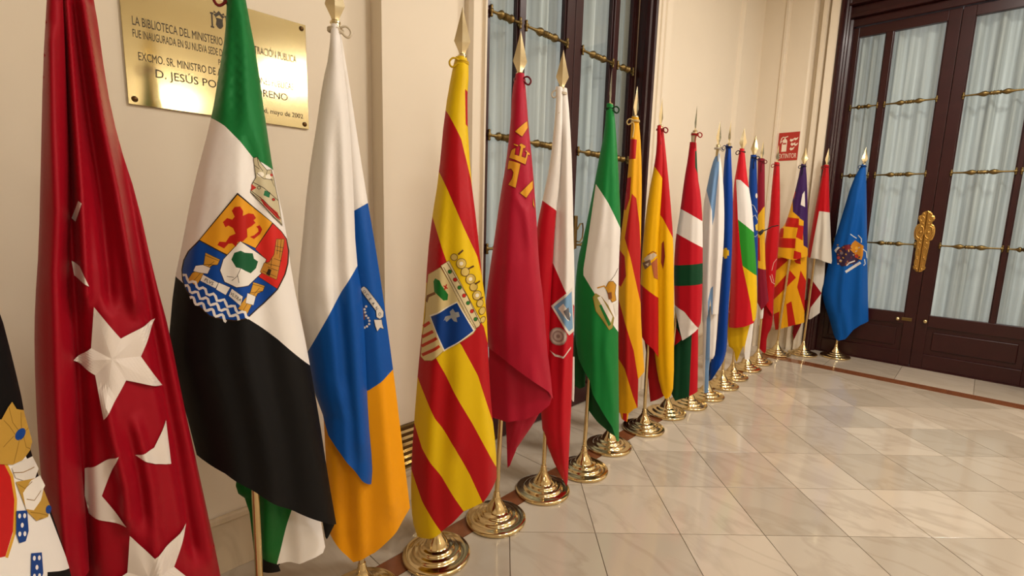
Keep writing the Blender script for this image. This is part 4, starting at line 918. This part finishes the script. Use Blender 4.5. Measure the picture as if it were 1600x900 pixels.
# 15  maroon over yellow
f = Flag((.498, 5.162), (1190, 249), 'maroon and yellow flag tucked between the blue and plain red far flags', cord=(100, 24, 30), rot=60, seed=17)
ly = f.layer([(1184, 247), (1183, 300), (1182, 360), (1181, 420), (1182, 470)], [(1195, 248), (1195, 324), (1195, 367), (1196, 420), (1201, 470)], [(1190, 484)], (128, 24, 44), [((222, 170, 40), [(1170, 350), (1183, 338), (1193, 324), (1210, 310), (1210, 424), (1190, 420), (1170, 414)]), ((176, 40, 30), [(1176, 366), (1187, 372), (1188, 408), (1176, 404)])], pl=.005, k=.3, g=2)
f.layer([(1183, 440), (1186, 490), (1188, 499)], [(1195, 440), (1193, 490), (1192, 498)], [(1190, 499)], WHITE, D=-.03, k=.2, pl=0, name='cloth_fold', g=2)
pts = [(1184, 362), (1190, 362), (1194, 360), (1199, 358), (1206, 354), (1216, 352)]
sz = f.plane(np.array(pts, float)); me = tube_mesh('hanging_cord', [tuple(f.T*s+f.N*.07+np.array([0, 0, zz])) for s, zz in sz], .005, 6); smooth_by_angle(me, 80); link('hanging_cord', me, M['black_cord'], f.root)
pts = [(1186, 366), (1189, 363), (1193, 359)]
sz = f.plane(np.array(pts, float)); me = tube_mesh('tassel', [tuple(f.T*s+f.N*.072+np.array([0, 0, zz])) for s, zz in sz], [.016, .017, .010], 8); smooth_by_angle(me, 80); link('tassel', me, M['black_cord'], f.root)

# 16  plain red with chain lines
f = Flag((.501, 5.498), (1214, 255), 'plain bright red flag with faint pale lines, in front of extinguisher sign', cord=(130, 30, 30), rot=60, seed=18)
r16 = (186, 20, 30)
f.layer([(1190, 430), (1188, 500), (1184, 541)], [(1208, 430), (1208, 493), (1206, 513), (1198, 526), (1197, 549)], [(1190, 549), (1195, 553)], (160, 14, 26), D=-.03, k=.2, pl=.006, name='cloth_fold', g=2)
ly = f.layer([(1210, 253), (1206, 290), (1202, 347), (1197, 366), (1193, 400), (1193, 420), (1192, 462)], [(1218, 254), (1219, 311), (1218, 364), (1216, 391), (1213, 420), (1209, 462), (1208, 494)], [(1198, 478), (1206, 490)], r16, pl=.006, k=.36, g=2)
f.emblem(ly, [stroke((220, 170, 160), [(1206, 422), (1209, 410), (1214, 404)], .9), stroke((220, 170, 160), [(1203, 430), (1206, 440), (1211, 444)], 1.2), stroke((220, 170, 160), [(1206, 428), (1209, 440)], .9)], name='chain', g=1.5)

# 17  purple canton, yellow and red stripes
f = Flag((.54, 6.02), (1256, 257), 'yellow and red striped flag with purple upper corner and white castle', cord=(30, 24, 50), rot=10, seed=19)
yl, rd, pu = (226, 164, 28), (182, 32, 22), (58, 26, 86)
z = lambda pts: Z(1170, 400, .189, pts)
lb = f.layer([(1214, 395), (1209, 425), (1208, 493), (1211, 517)], [(1261, 395), (1260, 438), (1257, 476), (1257, 505)], [(1238, 509)], yl,
             [(rd, z([(170, 30), (310, 10), (320, 40), (230, 120), (180, 140)])), (rd, z([(180, 300), (340, 120), (390, 180), (200, 370)])), (rd, z([(180, 500), (252, 460), (245, 610), (200, 640)])), (rd, z([(310, 400), (352, 376), (388, 575), (325, 590)])), (rd, z([(400, 260), (428, 120), (480, 220), (466, 480)])), (rd, z([(350, 0), (425, 0), (430, 70), (390, 60)]))], D=-.055, k=.12, pl=.006, kb=.25, name='cloth_fold', g=2)
z = lambda pts: Z(1170, 240, .1778, pts)
ly = f.layer([(1252, 256), (1246, 284), (1239, 311), (1232, 336), (1226, 352), (1217, 360), (1215, 400)], [(1259, 256), (1261, 284), (1262, 329), (1262, 364), (1262, 400)], [(1240, 406)], yl,
             [(pu, z([(450, 70), (520, 70), (530, 840), (480, 805), (476, 700), (444, 560), (388, 512), (380, 300)])), (rd, z([(330, 558), (442, 572), (436, 652), (320, 640)])), (rd, z([(240, 738), (412, 745), (406, 830), (240, 822)])), (rd, z([(240, 650), (308, 656), (302, 738), (240, 738)])), (yl, z([(440, 565), (482, 592), (480, 636), (438, 626)])), (rd, z([(436, 626), (480, 640), (472, 762), (414, 732)])), (yl, z([(416, 735), (472, 762), (462, 862), (412, 832)])), (rd, z([(398, 848), (458, 868), (462, 930), (390, 920)])), (rd, z([(390, 380), (402, 330), (412, 340), (396, 400)]))], pl=.006, k=.3, g=2)
f.emblem(ly, [((226, 218, 210), z([(490, 330), (494, 470), (454, 452), (470, 360)]))], name='castle', g=2)

# 18  red over grey white
f = Flag((.748, 6.255), (1292, 258), 'red flag with a grey-white lower half beside the door jamb', cord=(150, 30, 30), rot=45, seed=20)
rr = (184, 16, 26)
z = lambda pts: Z(1170, 400, .189, pts)
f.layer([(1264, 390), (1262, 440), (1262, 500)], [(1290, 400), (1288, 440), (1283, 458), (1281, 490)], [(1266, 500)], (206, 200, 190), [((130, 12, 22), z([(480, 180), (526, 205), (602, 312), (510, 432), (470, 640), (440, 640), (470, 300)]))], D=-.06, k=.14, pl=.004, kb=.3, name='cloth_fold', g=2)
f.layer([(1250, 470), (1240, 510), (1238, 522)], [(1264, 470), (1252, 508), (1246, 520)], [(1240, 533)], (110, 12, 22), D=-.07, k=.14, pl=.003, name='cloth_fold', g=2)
ly = f.layer([(1288, 257), (1284, 276), (1273, 329), (1263, 388), (1262, 402)], [(1295, 258), (1296, 311), (1297, 347), (1300, 408)], [(1277, 404), (1299, 412)], rr, [((214, 206, 192), [(1280, 330), (1296, 332), (1315, 335), (1315, 430), (1262, 430), (1267, 398), (1273, 366)])], D=.0, pl=.007, k=.34, g=2, ridges=[([(1286, 340), (1278, 400)], -.012, 4), ([(1290, 330), (1290, 405)], .008, 4)])

# 19  blue with crest, before the far door
f = Flag((1.034, 6.425), (1350, 257), 'bright blue flag with multicoloured crest standing alone before far door', cord=(18, 50, 100), rot=25, seed=21)
b19 = (12, 84, 164)
ly = f.layer([(1347, 256), (1331, 285), (1316, 336), (1302, 380), (1291, 425), (1284, 455), (1288, 476), (1295, 495), (1302, 521)], [(1353, 256), (1354, 302), (1355, 400), (1356, 450), (1357, 502)], [(1305, 527), (1309, 531), (1321, 528), (1333, 514), (1345, 506)], b19, pl=.009, k=.32, g=2.6,
             ridges=[([(1349, 270), (1336, 330), (1322, 400), (1312, 500)], .012, 5), ([(1351, 270), (1344, 340), (1336, 420), (1330, 500)], -.008, 5), ([(1352, 270), (1350, 340), (1346, 420), (1342, 500)], .010, 5)])
z = lambda pts: Z(1270, 330, .1222, pts)
f.emblem(ly, [((56, 40, 66), z([(300, 520), (330, 480), (400, 430), (480, 420), (540, 480), (600, 600), (560, 650), (440, 690), (370, 700), (310, 650)])), ((196, 130, 40), z([(470, 480), (500, 410), (540, 370), (600, 410), (650, 440), (640, 560), (620, 620), (570, 600), (530, 540)])), ((120, 40, 50), z([(400, 440), (470, 420), (490, 470), (420, 500)])), ((214, 210, 204), z([(275, 500), (320, 450), (350, 460), (310, 500), (300, 530)])),
              stroke((208, 208, 206), z([(420, 770), (500, 720), (610, 650)]), 4), stroke((200, 204, 206), z([(480, 290), (520, 320), (560, 345)]), 1.4), stroke((200, 204, 206), z([(580, 305), (620, 350), (620, 400)]), 1.6), stroke((200, 204, 206), z([(640, 480), (685, 520), (692, 600)]), 1.6), stroke((200, 204, 206), z([(660, 610), (670, 670), (648, 690)]), 1.6), stroke((208, 200, 196), z([(430, 690), (470, 655), (540, 630)]), 2),
              disc((150, 60, 60), *z([(330, 590)])[0], 2.5), disc((110, 96, 100), *z([(370, 530)])[0], 2.5), disc((150, 110, 80), *z([(450, 640)])[0], 2), disc((226, 170, 60), *z([(560, 470)])[0], 2.5), disc((170, 60, 40), *z([(560, 570)])[0], 3)] + [disc(((196, 150, 70), (90, 36, 44), (60, 44, 76), (176, 160, 150), (150, 84, 40))[k % 5], *z([(320+(k*67) % 300, 430+(k*41) % 250)])[0], 1.5+.4*(k % 3), 1.1, k*.7, 8) for k in range(26)], name='crest', g=2)

# ------------------------------------------------------------------ wall plaque, sign, grille
pq = empty('wall_plaque', (0, .331, 1.828)); tag(pq, 'polished brass plaque with engraved dark capitals on the cream wall', 'plaque')
PW, PH = .606, .41
bm = bmesh.new(); bmesh.ops.create_cube(bm, size=1)
for v in bm.verts: v.co = Vector(((v.co.x+.5)*.006+.004, (v.co.y+.5)*PW, (v.co.z+.5)*PH))
bmesh.ops.bevel(bm, geom=bm.edges[:], offset=.0012, segments=1, affect='EDGES'); me = bpy.data.meshes.new('plate'); bm.to_mesh(me); bm.free()
link('plate', me, M['plaque'], pq)
sc = lathe_mesh('screw', [(0, .004), (.009, .004), (.010, .010), (.008, .0135), (.004, .0155), (0, .016)], 14, 'x'); smooth_by_angle(sc, 60)
for y, zz in ((.018, .018), (PW-.018, .018), (.018, PH-.018), (PW-.018, PH-.018)): link('screw', sc, M['screw'], pq, (0, y, zz))
def wall_text(body, size, y, zz, parent, mat, xo=.0104, align='LEFT', rot=(math.pi/2, 0, math.pi/2), loc=None, width=None, name='lettering'):
    cu = bpy.data.curves.new('t', 'FONT'); cu.body = body; cu.size = size; cu.align_x = align; cu.resolution_u = 3; cu.extrude = .0004
    ob = bpy.data.objects.new('t', cu); me = bpy.data.meshes.new_from_object(ob); me.materials.clear()
    if width:
        xs = [v.co.x for v in me.vertices]; w = max(xs)-min(xs); k = width/w
        for v in me.vertices: v.co.x *= k
    o = link(name, me, mat, parent, loc or (xo, y, zz)); o.rotation_euler = rot; bpy.data.objects.remove(ob); bpy.data.curves.remove(cu); return o
for body, size, y, zz, wd in (('LA BIBLIOTECA DEL MINISTERIO DE ADMINISTRACIÓN PÚBLICA', .040, .027, .254, .534), ('FUE INAUGURADA EN SU NUEVA SEDE DE', .036, .026, .216, .272), ('POR EL', .028, .276, .184, .052), ('EXCMO. SR. MINISTRO DE ADMINISTRACIONES PÚBLICAS', .037, .036, .146, .51),
                              ('D. JESÚS POSADA MORENO', .038, .079, .100, .44), ('Madrid, mayo de 2002', .026, .375, .040, .205)):
    wall_text(body, size, y, zz, pq, M['dark'], width=wd)
# small engraved arms: two pillars, crown and shield
def flat_yz(name, polys, parent, xo, mat):
    V, T, idx = cdt(polys, None, .02); fs = [t for t, i in zip(T, idx) if i >= 0]
    me = mesh(name, [(xo, v[0], v[1]) for v in V], fs); bm = bmesh.new(); bm.from_mesh(me); bmesh.ops.delete(bm, geom=[v for v in bm.verts if not v.link_faces], context='VERTS')
    for fa in bm.faces:
        if fa.normal.x < 0: fa.normal_flip()
    bm.to_mesh(me); bm.free(); return link(name, me, mat, parent)
cy, cz = .288, .334
def arm(pts): return [(cy+a, cz+b) for a, b in pts]
arms = [arm([(-.012, .012), (.012, .012), (.012, -.012), (.006, -.021), (0, -.024), (-.006, -.021), (-.012, -.012)]), arm([(-.013, .016), (.013, .016), (.016, .034), (.008, .028), (0, .038), (-.008, .028), (-.016, .034)])]
for s in (-1, 1): arms += [arm([(s*.021, -.020), (s*.026, -.020), (s*.026, .020), (s*.021, .020)]), arm([(s*.018, .021), (s*.029, .021), (s*.029, .026), (s*.018, .026)]), arm([(s*.018, -.026), (s*.029, -.026), (s*.029, -.021), (s*.018, -.021)])]
flat_yz('engraved_arms', arms, pq, .0106, M['dark'])

sg = empty('fire_sign', (.2535, 6.28, 2.182)); tag(sg, 'red EXTINTOR fire extinguisher sign on the cream wall', 'sign')
SW, SHH = .212, .31
bm = bmesh.new(); bmesh.ops.create_cube(bm, size=1)
for v in bm.verts: v.co = Vector(((v.co.x+.5)*SW, (v.co.y-.5)*.003-.0004, (v.co.z+.5)*SHH))
me = bpy.data.meshes.new('panel'); bm.to_mesh(me); bm.free()
link('panel', me, M['sign_red'], sg)
def flat_xz(name, polys, parent, yo, mat):
    V, T, idx = cdt(polys, None, .03); fs = [t for t, i in zip(T, idx) if i >= 0]
    me = mesh(name, [(v[0], yo, v[1]) for v in V], fs); bm = bmesh.new(); bm.from_mesh(me); bmesh.ops.delete(bm, geom=[v for v in bm.verts if not v.link_faces], context='VERTS')
    for fa in bm.faces:
        if fa.normal.y > 0: fa.normal_flip()
    bm.to_mesh(me); bm.free(); return link(name, me, mat, parent)
def ell(x, y, rx, ry, a0=0, a1=2*math.pi, n=14): return [(x+rx*math.cos(a0+(a1-a0)*k/n), y+ry*math.sin(a0+(a1-a0)*k/n)) for k in range(n+1)]
body = [(.040, .100), (.092, .100), (.092, .215), (.084, .232), (.072, .238), (.072, .252), (.060, .252), (.060, .238), (.048, .232), (.040, .215)]
hose = stroke(0, [(.060, .256), (.046, .262), (.032, .250), (.026, .225), (.024, .190)], .009)[1]
lever = [(.058, .262), (.096, .270), (.098, .262), (.070, .252)]
flat_xz('extinguisher_symbol', [body, hose, lever], sg, -.0038, M['sign_white'])
flat_xz('symbol_band', [[(.048, .180), (.084, .180), (.084, .196), (.048, .196)]], sg, -.0042, M['sign_red'])
fl = []
for k, (x, y, s) in enumerate(((.136, .222, 1.25), (.150, .176, 1.35), (.144, .126, 1.3), (.176, .232, 1.1), (.180, .170, 1.1))):
    fl.append([(x-.016*s, y), (x-.004*s, y-.014*s), (x+.014*s, y-.006*s), (x+.024*s, y+.018*s), (x+.014*s, y+.012*s), (x+.002*s, y+.006*s), (x-.008*s, y+.014*s)])
flat_xz('flame_symbol', fl, sg, -.0038, M['sign_white'])
wall_text('EXTINTOR', .074, 0, 0, sg, M['sign_white'], loc=(.014, -.0036, .026), rot=(math.pi/2, 0, 0), width=.184)

vg = empty('vent_grille', (.093, 1.285, .185)); tag(vg, 'small slatted brass vent grille low on the wall behind striped flag', 'vent grille')
vg['_w'] = (.093, 1.285, .185)
box2('frame', (.093, 1.285, .185), (.097, 1.66, .425), M['screw'], vg)
for zz in (.185, .415): box2('frame_bar', (.097, 1.285, zz), (.106, 1.66, zz+.010), M['oldbrass'], vg, .002)
for yy in (1.285, 1.650): box2('frame_bar', (.097, yy, .195), (.106, yy+.010, .415), M['oldbrass'], vg, .002)
for k in range(6):
    o = box2('slat', (.097, 1.295, .205+k*.035), (.1035, 1.65, .205+k*.035+.018), M['brass'], vg, .002)

# drop helper properties
for o in bpy.data.objects:
    if '_w' in o: del o['_w']
